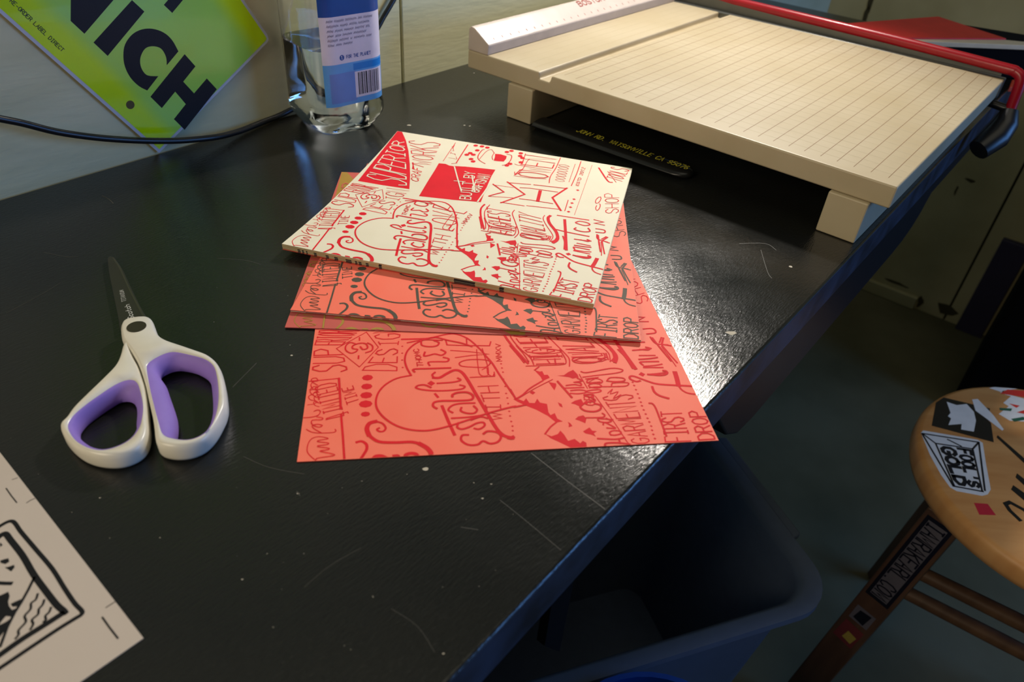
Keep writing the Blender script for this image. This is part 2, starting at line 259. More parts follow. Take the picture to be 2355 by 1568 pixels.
ART = json.loads(r'''{"S":[[0.45,1,[[8.5,0.3],[4.5,5.4],[4.0,10.3],[5.2,14.3],[7.9,15.9],[11.1,15.5],[13.4,14.2],[9.0,13.4],[8.9,12.5],[13.5,11.4],[13.2,10.3],[9.1,9.8],[9.4,9.0],[13.8,7.9],[14.1,6.9],[10.2,6.1],[15.8,4.0],[16.8,2.7],[9.5,1.6],[8.8,0.3]]],[0.45,1,[[2.4,21.5],[5.5,19.2],[10.0,18.4],[15.3,18.4],[16.8,19.2],[16.4,20.6]]],[0.45,1,[[10.0,18.4],[6.2,21.6],[5.1,23.9],[7.7,24.7],[10.0,23.6],[8.3,22.6],[5.5,24.2],[4.4,26.3],[5.2,27.9],[9.3,27.8],[9.6,29.1],[6.8,30.1]]],[0.45,1,[[0.3,29.9],[3.7,30.0],[7.2,31.1],[8.3,33.8],[6.9,35.2],[5.1,34.3]]],[0.4,1,[[7.4,37.6],[5.2,38.8],[4.3,41.3],[5.9,41.5],[6.9,40.4],[5.2,41.9],[4.3,44.8],[6.0,46.9],[7.4,46.8],[5.7,44.8],[3.6,47.0],[4.4,49.2],[6.5,48.7]]],[0.4,1,[[1.5,39.4],[4.7,39.9],[5.7,41.9],[2.5,43.2],[1.4,45.7],[3.1,47.1],[4.7,45.5],[2.1,48.6],[2.1,50.8],[4.7,51.0],[5.8,49.1],[4.0,48.5]]],[0.4,1,[[1.4,50.8],[3.5,53.6],[5.6,52.4],[3.8,51.0],[1.8,54.5],[2.8,57.4],[5.1,58.0],[4.0,60.4],[1.8,59.7],[2.3,57.4],[5.4,54.3]]],[1.0,0,[[21.9,-0.2],[20.5,14.8],[18.7,31.4]]],[1.1,0,[[18.4,35.2],[16.1,59.5]]],[0.7,0,[[16.1,59.5],[8.9,58.7],[0.6,57.9]]],[0.6,0,[[11.5,28.6],[21.8,32.9],[22.3,31.9]]],[0.45,0,[[13.2,85.5],[26.6,68.5],[36.6,85.6],[29.5,100.2],[13.2,85.5]]],[0.8,1,[[23.8,89.2],[20.6,90.7],[18.4,87.8],[18.6,83.6],[21.5,80.9],[24.1,82.0],[25.0,84.1],[22.4,85.0],[22.3,87.6],[25.8,89.6],[29.5,89.0],[30.6,85.1],[28.1,83.9],[26.5,86.5]]],[0.8,1,[[30.5,89.8],[33.2,87.1],[33.0,82.8],[29.7,80.9]]],[0.8,0,[[25.7,95.2],[25.8,92.3]]],[0.9,0,[[25.8,78.4],[25.8,75.7]]],[1.0,1,[[54.6,59.8],[47.1,57.8],[41.2,53.3],[37.4,47.2],[36.0,40.1],[36.9,33.7],[40.4,27.3],[46.0,21.6],[52.4,18.2],[59.7,16.7],[66.2,17.3],[73.7,19.5],[83.4,23.2],[93.8,27.4],[107.2,31.5],[107.9,31.1],[114.0,32.5]]],[1.0,1,[[54.6,59.8],[52.2,67.1],[51.4,74.4],[53.2,81.8],[57.8,88.0],[64.3,92.1],[69.7,93.1],[77.1,89.8],[84.0,87.1],[90.0,83.5]]],[0.8,1,[[53.0,88.9],[62.6,91.1],[73.3,90.2]]],[1.1,1,[[68.6,93.6],[79.6,96.3],[87.9,91.4],[94.5,80.6],[97.1,74.5],[100.1,67.7],[102.7,58.7],[108.4,40.8],[107.3,45.4],[109.3,37.8]]],[1.2,1,[[82.0,12.3],[79.0,12.2],[78.3,8.7],[81.5,5.5],[86.0,5.3],[89.0,7.5],[92.5,5.5],[96.5,6.7],[98.3,10.3],[96.6,13.2],[92.0,14.2],[89.7,12.5]]],[1.1,1,[[85.4,16.7],[87.9,16.0],[90.8,18.3],[90.3,20.7],[86.9,20.3],[83.0,17.9],[79.1,16.6],[76.9,18.2],[77.8,21.2]]],[1.0,1,[[74.5,24.8],[82.1,25.0],[89.4,25.9],[94.3,27.7]]],[1.0,1,[[84.3,22.8],[89.3,24.9],[93.0,23.6]]],[1.6,0,[[70.1,34.3],[72.7,22.5],[75.2,12.8]]],[1.7,1,[[66.5,57.2],[70.0,57.0],[74.2,60.3],[78.5,62.9],[81.9,61.5],[84.6,55.8],[88.5,42.7],[93.3,26.7],[96.8,15.6],[100.0,10.5],[104.2,8.7],[102.6,8.6],[104.4,9.5]]],[1.1,1,[[75.3,28.9],[73.2,31.1],[75.1,34.1],[79.6,35.6],[87.3,35.5]]],[1.1,1,[[86.6,33.3],[88.1,30.2],[86.2,27.8],[82.4,28.1],[79.6,30.0],[80.1,32.4]]],[1.2,1,[[67.3,32.5],[65.5,34.4],[66.1,37.2],[70.0,38.2],[77.8,37.9],[85.6,38.2],[86.8,41.4],[84.1,44.1],[79.2,44.2],[76.1,42.7],[76.0,41.1]]],[1.3,0,[[66.9,44.0],[68.3,41.2]]],[1.1,1,[[80.6,50.3],[83.1,49.0],[80.9,46.9],[71.4,46.2],[62.6,47.1],[57.1,49.2],[58.3,51.2],[61.8,51.4],[64.9,49.2]]],[1.1,1,[[68.5,52.4],[76.8,52.8],[81.2,54.3],[79.8,56.1]]],[1.1,1,[[66.8,57.2],[66.1,59.6],[67.7,61.6]]],[1.1,1,[[56.6,62.5],[56.2,64.9],[64.8,65.0],[76.5,65.0]]],[1.1,1,[[65.0,67.6],[64.5,70.6],[69.7,70.8],[74.8,70.7],[75.8,73.1],[73.0,74.5]]],[1.1,1,[[62.8,79.8],[62.2,76.3],[65.3,76.8],[68.4,77.8],[72.0,76.4],[74.5,79.0],[72.0,81.5]]],[1.2,1,[[49.9,92.3],[63.2,92.3],[70.8,93.5]]],[1.0,1,[[61.0,89.6],[61.4,86.1],[65.6,84.6],[69.8,85.3],[71.1,88.2],[68.5,90.1]]],[0.6,0,[[100.3,60.1],[100.2,56.5],[86.6,56.3]]],[0.8,1,[[99.0,67.8],[96.1,64.7],[89.9,64.9],[82.8,66.2],[81.7,69.1],[85.8,71.4],[92.6,71.6],[98.3,70.3],[99.0,67.8]]],[0.7,0,[[77.5,80.6],[89.0,78.7],[99.1,76.1],[88.7,75.4],[79.7,73.9]]],[0.8,0,[[75.1,91.1],[75.7,85.8],[86.8,84.6],[100.2,83.8],[101.3,87.6]]],[0.7,0,[[87.4,91.4],[87.1,84.8]]],[0.45,1,[[92.4,80.7],[91.8,65.7],[92.4,58.1],[96.4,57.5],[97.3,63.8],[96.2,76.3],[95.7,81.4]]],[0.6,1,[[93.8,62.4],[96.6,63.9],[96.6,59.1],[98.9,56.6],[100.2,58.9]]],[1.0,1,[[38.0,20.1],[36.9,19.2],[38.0,17.7],[40.1,17.7],[41.2,19.9],[39.5,23.3],[36.3,24.9]]],[2.2,1,[[36.3,24.9],[33.1,23.7],[31.9,19.9],[33.1,15.3]]],[1.6,1,[[33.1,15.3],[36.5,11.5],[40.1,10.0],[46.8,9.4],[53.6,9.3],[57.6,7.9]]],[2.2,1,[[57.6,7.9],[61.1,4.8],[63.0,1.3],[62.7,-0.5]]],[1.4,1,[[27.2,10.9],[29.6,11.4],[31.9,9.3],[32.2,5.9],[30.8,2.3],[29.4,-0.7]]],[1.8,1,[[35.4,-0.5],[36.7,1.0],[39.3,1.0],[41.8,-0.7]]],[1.5,1,[[45.0,0.6],[47.0,0.6],[47.9,-1.0]]],[1.8,1,[[51.4,-0.9],[50.8,0.7],[53.0,1.7],[55.6,1.1],[56.7,-0.8]]],[0.6,1,[[118.9,64.3],[130.2,64.3],[140.4,64.6],[142.4,67.2],[142.2,71.4],[140.8,78.3]]],[0.6,0,[[123.0,72.4],[140.0,72.7]]],[0.9,0,[[136.4,70.0],[135.9,65.0]]],[1.0,1,[[112.1,83.2],[115.3,75.3],[118.3,67.4]]],[0.6,1,[[115.8,83.0],[118.7,76.0],[121.0,68.1]]],[0.8,1,[[166.1,73.1],[165.6,69.7],[160.1,65.8],[153.4,64.9],[147.7,66.0],[146.4,69.0],[149.1,70.6],[155.7,70.7],[161.2,70.8]]],[0.5,0,[[147.2,73.2],[156.3,73.6],[166.2,73.5]]],[0.8,1,[[167.3,73.5],[167.3,67.5]]],[1.3,1,[[171.6,72.8],[171.2,69.0],[169.2,66.4]]],[1.1,1,[[175.3,76.5],[177.9,69.5],[179.6,59.0]]],[1.1,0,[[134.4,50.3],[139.8,36.7]]],[1.0,0,[[136.9,44.5],[148.0,44.4]]],[0.9,1,[[139.7,40.1],[143.9,39.5],[148.2,40.3],[148.0,41.9],[144.5,42.6],[140.3,42.3]]],[0.9,1,[[138.6,46.6],[143.3,47.1],[146.8,46.1],[146.7,48.4],[143.7,49.0],[148.1,49.9],[146.0,52.4]]],[0.8,1,[[144.3,20.7],[152.9,20.5],[154.5,22.1],[153.6,23.5]]],[0.8,1,[[125.9,63.1],[123.2,60.6]]],[1.0,1,[[126.2,51.2],[118.4,45.5],[113.7,40.5],[110.0,37.8]]],[0.9,1,[[127.9,18.3],[124.4,15.2],[120.8,10.4]]],[1.0,1,[[147.0,5.4],[155.9,4.3],[160.9,5.1]]],[1.0,1,[[151.3,-0.7],[149.6,0.4],[151.0,1.9],[157.1,1.7],[162.8,0.2]]],[0.9,1,[[157.8,4.3],[157.7,1.2]]],[0.9,1,[[154.4,7.3],[154.1,9.2],[156.4,10.4],[159.7,9.8],[159.6,8.0],[156.6,7.2],[154.5,7.5]]],[0.9,1,[[152.1,15.0],[153.2,16.7],[156.7,13.7],[157.7,12.0],[153.5,12.6]]],[0.8,1,[[158.1,18.4],[150.7,19.6],[150.9,17.5],[154.4,16.6],[157.1,17.5],[154.7,19.7]]],[1.1,1,[[147.1,32.8],[143.8,30.3],[142.9,28.5],[145.1,25.9],[149.9,25.1],[153.3,26.8],[154.0,29.7],[151.7,30.9]]],[0.9,1,[[146.7,30.8],[147.5,32.6],[151.7,33.1],[151.2,35.3],[147.6,37.7],[147.3,38.5],[151.8,38.2],[151.3,36.0]]],[0.9,1,[[148.2,40.7],[152.1,39.7],[156.5,40.6],[156.3,42.1],[152.1,42.0],[148.9,41.4]]],[0.8,1,[[150.6,48.2],[151.6,50.5],[156.8,51.4],[159.5,49.3],[158.0,47.4],[153.3,47.4],[150.6,48.2]]],[0.8,1,[[149.3,53.0],[157.4,54.1],[167.3,55.2],[172.4,56.5],[172.9,58.5],[166.7,59.7],[152.7,56.8],[149.2,57.8]]],[0.7,1,[[151.0,44.0],[155.3,44.5],[168.2,44.1],[172.6,44.6],[173.4,46.9],[165.3,47.2],[163.8,45.1]]],[0.8,1,[[162.1,49.1],[164.8,51.7],[171.6,51.0],[172.0,48.6],[166.6,48.1],[162.1,49.1]]],[0.7,1,[[159.5,44.6],[168.2,44.0]]],[0.5,1,[[152.8,37.1],[157.8,18.5],[162.3,-1.5]]],[0.5,1,[[147.7,55.5],[149.9,43.6]]],[0.5,1,[[160.2,38.9],[163.6,42.1],[161.6,38.4],[166.1,39.7],[162.3,34.6],[167.1,37.3]]],[0.9,1,[[180.9,29.7],[182.7,29.1],[183.4,25.3],[183.3,18.2],[183.0,4.8]]],[1.3,1,[[180.9,48.1],[178.7,47.6],[176.0,49.5],[175.9,51.7],[178.3,52.2],[184.6,47.9],[189.2,45.2],[195.2,43.9],[205.5,42.5],[209.0,41.9]]],[2.6,1,[[203.1,54.2],[202.5,48.4],[201.6,43.0]]],[1.0,1,[[201.6,43.0],[202.3,39.4],[204.6,36.6],[208.4,35.3]]],[1.3,1,[[186.4,42.8],[186.4,38.5],[188.4,35.3],[192.8,32.8]]],[1.3,1,[[186.9,53.3],[194.4,52.1],[198.2,53.5],[198.2,55.5],[196.7,56.0]]],[1.2,0,[[186.2,59.4],[197.3,58.8]]],[1.2,1,[[186.3,61.7],[185.3,64.1],[188.2,64.5],[196.3,64.3]]],[1.0,0,[[186.6,70.3],[195.9,69.9]]],[1.0,1,[[188.3,75.9],[193.2,75.2],[194.6,76.9],[192.5,77.9]]],[0.6,1,[[198.3,86.1],[201.6,76.1],[203.5,65.5]]],[0.6,1,[[202.3,78.3],[204.0,69.0],[205.4,59.5]]],[1.1,1,[[198.1,87.5],[199.7,81.1],[206.6,79.4]]],[1.0,1,[[204.8,86.7],[202.2,81.9]]],[1.1,1,[[183.9,75.3],[190.8,75.8],[195.4,76.6]]],[1.1,1,[[185.4,66.8],[192.3,67.2],[196.7,68.0]]],[1.1,1,[[186.5,60.5],[193.3,60.9],[197.7,61.8]]],[1.1,1,[[187.8,53.3],[194.5,53.8],[198.8,54.6]]],[1.2,1,[[168.6,84.5],[178.4,83.3],[193.0,82.7]]],[2.0,0,[[172.0,101.0],[176.0,83.0],[181.1,58.6]]],[1.1,1,[[182.0,91.8],[181.4,89.2],[187.7,87.9],[192.4,90.2],[190.6,94.4]]],[1.2,1,[[165.6,105.9],[177.1,106.3],[188.9,106.8]]],[1.1,1,[[180.3,99.8],[183.0,102.7],[188.7,102.3],[190.8,100.0],[187.3,97.4],[180.8,98.8]]],[1.0,0,[[201.2,103.1],[193.7,103.5],[199.9,107.7],[192.6,108.8]]],[1.0,1,[[196.0,95.7],[201.6,95.9],[203.1,93.5],[202.0,91.3],[196.8,90.6]]],[1.0,0,[[199.1,86.6],[201.2,75.8],[204.0,64.3]]],[1.0,0,[[202.8,79.8],[205.0,70.4],[207.1,62.4]]],[1.2,0,[[205.9,86.2],[203.1,80.2],[208.2,78.4]]],[0.9,0,[[34.3,154.2],[39.6,143.3]]],[0.5,1,[[57.3,165.7],[56.4,185.0],[55.6,205.4]]],[0.5,1,[[69.2,166.2],[65.4,163.4]]],[0.9,1,[[68.5,166.2],[67.6,184.5],[66.7,205.6]]],[0.8,1,[[91.2,173.4],[84.2,179.0],[81.4,186.5],[81.3,198.7],[82.7,201.1]]],[0.5,1,[[84.3,179.9],[85.3,196.7],[88.3,203.3],[93.0,196.3]]],[0.6,1,[[95.2,183.3],[92.9,189.2],[92.6,197.8]]],[0.7,1,[[103.4,198.6],[107.7,197.7],[109.4,187.1],[107.9,178.2],[105.3,175.5]]],[0.6,1,[[117.9,167.5],[119.9,161.9],[122.8,174.2],[122.9,190.7],[123.7,196.1]]],[0.9,1,[[119.3,161.7],[121.4,172.0],[123.1,174.3]]],[0.6,1,[[114.2,182.3],[118.6,180.7],[119.6,187.8],[118.0,206.1]]],[0.5,1,[[119.1,160.0],[132.5,160.5],[145.0,163.7]]],[1.1,0,[[107.3,138.8],[113.2,133.6],[118.9,128.5],[114.1,123.2],[109.7,117.7]]],[0.7,0,[[107.6,137.7],[123.7,138.8]]],[0.7,0,[[109.8,117.3],[117.6,119.3],[129.2,121.8]]],[1.3,0,[[116.9,146.9],[135.0,130.6],[121.2,110.2]]],[0.9,0,[[117.6,145.6],[135.4,149.1]]],[0.9,0,[[137.9,149.6],[164.2,152.6]]],[1.6,0,[[164.0,153.6],[156.3,132.9],[166.6,114.1]]],[0.9,0,[[166.3,115.9],[140.7,112.8]]],[0.9,0,[[120.9,111.1],[138.9,111.7]]],[0.8,0,[[128.9,140.7],[136.6,142.5],[158.4,143.7]]],[0.8,0,[[132.9,121.8],[141.1,122.8],[158.6,123.1]]],[2.6,0,[[145.0,140.9],[146.9,122.9]]],[0.7,1,[[148.0,209.1],[148.3,187.2],[147.3,169.3],[148.8,157.2]]],[0.7,1,[[165.9,208.3],[166.7,183.0],[166.5,158.5]]],[0.4,0,[[162.2,201.0],[163.5,164.6]]],[0.6,1,[[168.7,133.1],[169.5,114.5]]],[0.3,0,[[176.1,204.7],[177.5,110.9]]],[1.4,1,[[182.3,201.2],[192.9,178.9],[196.9,177.4]]],[0.5,0,[[190.4,197.0],[199.9,178.5]]],[1.3,1,[[110.4,103.2],[109.7,95.6],[112.8,84.5],[116.8,74.7],[120.3,66.6]]],[0.6,1,[[114.2,103.9],[113.5,92.4],[117.2,81.1],[122.3,71.9],[123.4,65.4]]],[0.7,1,[[133.7,102.5],[133.5,96.6],[138.0,86.2],[143.5,73.6],[144.6,68.7],[143.5,62.8]]],[0.6,1,[[156.6,102.5],[156.7,96.8],[161.3,87.3],[167.2,77.5],[168.9,72.2],[168.0,65.6]]],[2.2,1,[[160.7,103.2],[159.9,99.3],[162.7,91.5],[169.2,81.7],[172.2,73.4],[172.3,68.8],[170.7,65.1]]],[0.5,1,[[111.0,37.8],[121.1,45.3],[131.9,52.0]]]],"F":[[[34.2,59.2],[33.3,60.9],[31.2,61.6],[29.1,60.9],[28.2,59.2],[29.1,57.5],[31.2,56.8],[33.3,57.5]],[[34.0,52.0],[33.1,53.7],[31.0,54.4],[28.9,53.7],[28.0,52.0],[28.9,50.3],[31.0,49.6],[33.1,50.3]],[[34.1,45.1],[33.2,46.9],[30.9,47.6],[28.7,46.9],[27.7,45.1],[28.7,43.2],[30.9,42.5],[33.2,43.2]],[[34.3,38.3],[33.3,40.2],[30.8,41.1],[28.3,40.2],[27.3,38.3],[28.3,36.3],[30.8,35.5],[33.3,36.3]],[[33.3,30.6],[32.6,32.0],[30.9,32.5],[29.2,32.0],[28.5,30.6],[29.2,29.3],[30.9,28.7],[32.6,29.3]],[[50.8,85.8],[50.1,86.5],[49.4,85.8],[50.1,85.1]],[[50.7,79.5],[50.0,80.2],[49.3,79.5],[50.0,78.8]],[[50.6,73.3],[49.9,74.0],[49.2,73.3],[49.9,72.6]],[[50.8,66.8],[50.1,67.5],[49.4,66.8],[50.1,66.1]],[[67.4,52.6],[65.2,54.8],[63.0,52.6],[65.2,50.4]],[[105.7,67.1],[105.0,67.8],[104.3,67.1],[105.0,66.4]],[[105.8,63.4],[105.1,64.1],[104.4,63.4],[105.1,62.7]],[[105.9,59.8],[105.2,60.5],[104.5,59.8],[105.2,59.1]],[[105.4,53.9],[104.7,54.6],[104.0,53.9],[104.7,53.2]],[[105.7,47.8],[105.0,48.5],[104.3,47.8],[105.0,47.1]],[[105.5,42.1],[104.8,42.8],[104.1,42.1],[104.8,41.4]],[[105.7,38.5],[105.0,39.2],[104.3,38.5],[105.0,37.8]],[[105.6,34.1],[104.9,34.8],[104.2,34.1],[104.9,33.4]],[[105.4,28.1],[104.7,28.8],[104.0,28.1],[104.7,27.4]],[[105.4,24.6],[104.7,25.3],[104.0,24.6],[104.7,23.9]],[[105.5,20.5],[104.8,21.2],[104.1,20.5],[104.8,19.8]],[[105.7,17.1],[105.0,17.8],[104.3,17.1],[105.0,16.4]],[[105.4,13.8],[104.7,14.5],[104.0,13.8],[104.7,13.1]],[[135.0,55.1],[138.9,55.3],[141.8,57.8],[145.0,59.6],[146.7,55.7],[146.9,53.1],[143.3,52.1],[141.5,53.4],[138.5,54.2]],[[138.4,32.3],[140.8,34.1],[144.6,35.3],[145.3,31.3],[143.3,29.1],[141.5,30.4],[140.7,31.2]],[[138.2,20.0],[140.3,22.0],[143.2,22.7],[144.3,20.1],[143.0,16.7],[141.3,18.1],[140.2,18.9]],[[140.5,10.9],[144.5,13.6],[145.4,11.2],[147.8,10.6],[145.8,9.2],[146.4,6.9],[144.1,8.5],[141.6,9.4]],[[129.3,50.1],[133.3,48.6],[133.0,46.5],[131.4,43.1],[130.6,45.4]],[[120.7,41.9],[119.1,43.5],[117.5,41.9],[119.1,40.3]],[[131.5,33.4],[133.3,32.0],[133.4,29.3],[132.0,30.3]],[[134.0,18.4],[135.2,17.2],[135.9,15.1],[133.7,14.4],[134.3,16.5]],[[123.0,60.6],[125.9,59.1],[127.3,59.5],[127.9,56.2],[129.9,56.2],[130.6,53.6],[126.2,51.0],[125.7,54.5]],[[108.0,37.3],[109.8,37.9],[113.4,35.4],[115.0,37.6],[116.2,33.9],[119.1,33.6],[120.9,36.9],[121.9,33.8],[125.5,32.5],[125.2,26.1],[125.9,23.9],[128.4,25.3],[129.0,21.1],[131.5,18.8],[127.9,18.2],[124.4,23.5],[118.9,28.6],[113.9,32.0],[110.4,34.9]],[[120.8,10.5],[123.8,8.6],[127.3,10.0],[129.0,12.3],[130.4,9.4],[131.6,4.8],[135.2,6.0],[137.4,2.8],[139.1,4.4],[140.6,2.9],[140.2,-0.8],[131.9,-1.0],[127.6,3.8],[123.1,7.3]],[[177.2,47.1],[176.4,47.9],[175.6,47.1],[176.4,46.3]],[[177.3,44.4],[176.5,45.2],[175.7,44.4],[176.5,43.6]],[[177.4,40.9],[176.6,41.7],[175.8,40.9],[176.6,40.1]],[[177.5,37.5],[176.7,38.3],[175.9,37.5],[176.7,36.7]],[[177.5,34.1],[176.7,34.9],[175.9,34.1],[176.7,33.3]],[[177.4,30.8],[176.6,31.6],[175.8,30.8],[176.6,30.0]],[[177.2,27.9],[176.4,28.7],[175.6,27.9],[176.4,27.1]],[[177.3,24.7],[176.5,25.5],[175.7,24.7],[176.5,23.9]],[[177.5,21.5],[176.7,22.3],[175.9,21.5],[176.7,20.7]],[[177.6,18.3],[176.8,19.1],[176.0,18.3],[176.8,17.5]],[[177.8,15.5],[177.0,16.3],[176.2,15.5],[177.0,14.7]],[[177.9,12.4],[177.1,13.2],[176.3,12.4],[177.1,11.6]],[[177.5,9.4],[176.7,10.2],[175.9,9.4],[176.7,8.6]],[[177.3,6.4],[176.5,7.2],[175.7,6.4],[176.5,5.6]],[[177.3,3.4],[176.5,4.2],[175.7,3.4],[176.5,2.6]],[[185.5,53.6],[183.5,55.6],[181.5,53.6],[183.5,51.6]],[[-1.4,210.5],[4.5,211.5],[13.3,195.0],[22.8,175.3],[33.3,150.5],[41.3,129.9],[49.0,107.9],[27.5,107.4],[4.7,108.0]],[[75.7,206.4],[74.6,208.7],[72.4,208.7],[71.3,206.4],[72.4,204.2],[74.6,204.2]],[[81.2,206.8],[80.1,209.1],[77.9,209.1],[76.8,206.8],[77.9,204.5],[80.1,204.5]],[[86.3,206.1],[85.2,208.3],[83.0,208.3],[81.9,206.1],[83.0,203.8],[85.2,203.8]],[[74.0,185.3],[72.9,187.5],[70.7,187.5],[69.6,185.3],[70.7,183.0],[72.9,183.0]],[[75.8,189.5],[74.7,191.7],[72.5,191.7],[71.4,189.5],[72.5,187.2],[74.7,187.2]],[[79.2,187.3],[78.1,189.6],[75.9,189.6],[74.8,187.3],[75.9,185.1],[78.1,185.1]],[[79.8,197.2],[78.7,199.5],[76.5,199.5],[75.4,197.2],[76.5,195.0],[78.7,195.0]],[[79.9,178.2],[78.8,180.4],[76.6,180.4],[75.5,178.2],[76.6,175.9],[78.8,175.9]],[[82.8,174.2],[81.7,176.5],[79.5,176.5],[78.4,174.2],[79.5,172.0],[81.7,172.0]],[[104.4,203.4],[103.3,205.6],[101.1,205.6],[100.0,203.4],[101.1,201.1],[103.3,201.1]],[[107.5,207.3],[106.4,209.5],[104.2,209.5],[103.1,207.3],[104.2,205.0],[106.4,205.0]],[[116.2,205.4],[115.1,207.6],[112.9,207.6],[111.8,205.4],[112.9,203.1],[115.1,203.1]],[[117.0,199.5],[115.9,201.8],[113.7,201.8],[112.6,199.5],[113.7,197.3],[115.9,197.3]],[[119.8,196.3],[118.7,198.6],[116.5,198.6],[115.4,196.3],[116.5,194.1],[118.7,194.1]],[[120.6,187.3],[119.5,189.5],[117.3,189.5],[116.2,187.3],[117.3,185.0],[119.5,185.0]],[[112.8,180.9],[111.7,183.2],[109.5,183.2],[108.4,180.9],[109.5,178.7],[111.7,178.7]],[[111.1,177.0],[110.0,179.2],[107.8,179.2],[106.7,177.0],[107.8,174.7],[110.0,174.7]],[[93.7,196.0],[98.3,196.9],[104.2,195.0],[105.0,189.7],[104.6,183.3],[100.2,182.2],[96.2,182.0],[95.3,189.3]],[[55.2,160.7],[60.7,161.5],[64.7,159.5],[68.7,159.4],[69.1,160.2],[77.2,162.2],[86.1,163.5],[102.2,165.4],[102.4,152.1],[103.3,141.7],[104.6,126.0],[106.7,105.8],[97.3,104.4],[85.8,102.1],[82.2,101.9],[71.6,100.6],[60.0,99.3],[57.8,125.6],[56.4,146.6]],[[174.2,152.9],[172.7,154.4],[171.2,152.9],[172.7,151.4]],[[174.2,136.3],[172.7,137.8],[171.2,136.3],[172.7,134.8]],[[173.9,129.3],[172.4,130.8],[170.9,129.3],[172.4,127.8]],[[174.0,122.2],[172.5,123.7],[171.0,122.2],[172.5,120.7]],[[173.9,114.5],[172.4,116.0],[170.9,114.5],[172.4,113.0]]],"T":[["LIMITED",0.55,[[20.1,30.3],[14.6,56.7],[3.8,53.6],[11.5,27.8]]],["TIME",0.5,[[27.3,40.6],[23.5,53.2],[18.0,51.3],[21.5,38.1]]],["SUP",0.75,[[20.3,64.9],[15.7,85.8],[1.2,85.3],[1.8,65.9]]],["ERIOR",0.65,[[16.1,88.8],[25.4,101.6],[2.8,103.4],[1.1,89.5]]],["DES",0.7,[[46.9,64.2],[47.4,83.8],[36.9,83.5],[28.4,65.6]]],["IGN",0.6,[[47.5,86.2],[50.0,105.1],[31.5,103.8],[38.1,86.7]]],["WITH",0.6,[[100.2,21.8],[101.3,48.7],[90.2,48.6],[94.7,22.5]]],["THOMC",0.5,[[61.6,67.0],[59.2,83.2],[56.3,82.5],[58.3,67.5]]],["MMXV",0.5,[[105.8,69.5],[106.6,85.2],[103.9,85.3],[102.6,69.3]]],["IG",0.6,[[140.9,70.2],[140.8,78.3],[124.5,79.1],[124.1,69.0]]],["GR",0.7,[[151.0,29.8],[151.7,37.5],[146.6,37.8],[146.1,30.5]]],["ON",0.7,[[158.1,43.2],[158.1,52.5],[150.5,51.4],[151.0,44.0]]],["GARMENTS",0.6,[[173.0,0.7],[173.3,37.3],[156.5,36.5],[164.5,0.6]]],["FIRST",0.8,[[194.7,0.5],[196.4,22.7],[185.4,22.7],[181.3,0.8]]],["DROP",0.8,[[207.7,1.0],[209.1,21.9],[200.4,22.2],[199.2,0.9]]],["CRAFT",0.7,[[50.7,122.1],[45.2,151.9],[34.8,154.4],[44.7,123.6]]],["WORKS",0.8,[[49.9,153.7],[43.8,199.8],[15.8,196.0],[35.7,153.1]]],["LIVE",0.4,[[66.9,173.6],[54.9,197.2],[56.1,201.0],[59.3,174.0]]],["OWEN",1.0,[[145.8,164.0],[145.5,204.6],[118.6,203.7],[121.5,160.9]]],["0000000",0.4,[[160.0,163.3],[158.4,196.1],[149.2,195.9],[152.3,163.4]]],["ESTD 2012",0.5,[[171.9,160.3],[171.6,196.3],[168.7,197.6],[169.9,161.0]]],["TOOLS",0.7,[[204.1,180.1],[207.3,206.8],[192.2,207.6],[191.5,184.6]]],["SHOP",0.6,[[208.4,126.2],[205.0,158.1],[193.7,155.3],[199.7,121.7]]],["CO",0.6,[[194.1,127.6],[192.0,150.3],[188.4,141.9],[191.9,122.8]]],["HIGHEST",0.7,[[140.8,65.6],[130.4,100.0],[113.1,100.2],[125.0,65.7]]],["QUALITY",0.7,[[167.1,65.8],[154.3,98.5],[137.2,101.2],[148.0,65.8]]]],"KT":[["SUPERIOR",1.1,[[45.4,110.6],[13.3,190.4],[4.3,190.5],[8.4,115.8]]],["BUILT BY",0.9,[[98.4,106.8],[88.1,154.4],[80.0,152.9],[90.4,105.2]]],["CRAFTSMAN",0.9,[[100.6,120.2],[101.4,153.2],[91.3,152.5],[95.8,119.8]]]],"KS":[[1.1,0,[[69.4,158.4],[77.2,140.9],[87.6,118.1]]],[1.1,0,[[87.4,147.9],[97.7,120.6]]],[1.2,0,[[105.0,137.9],[104.8,123.2],[104.3,105.6]]],[0.9,0,[[77.1,133.2],[85.5,134.9]]]]}''')
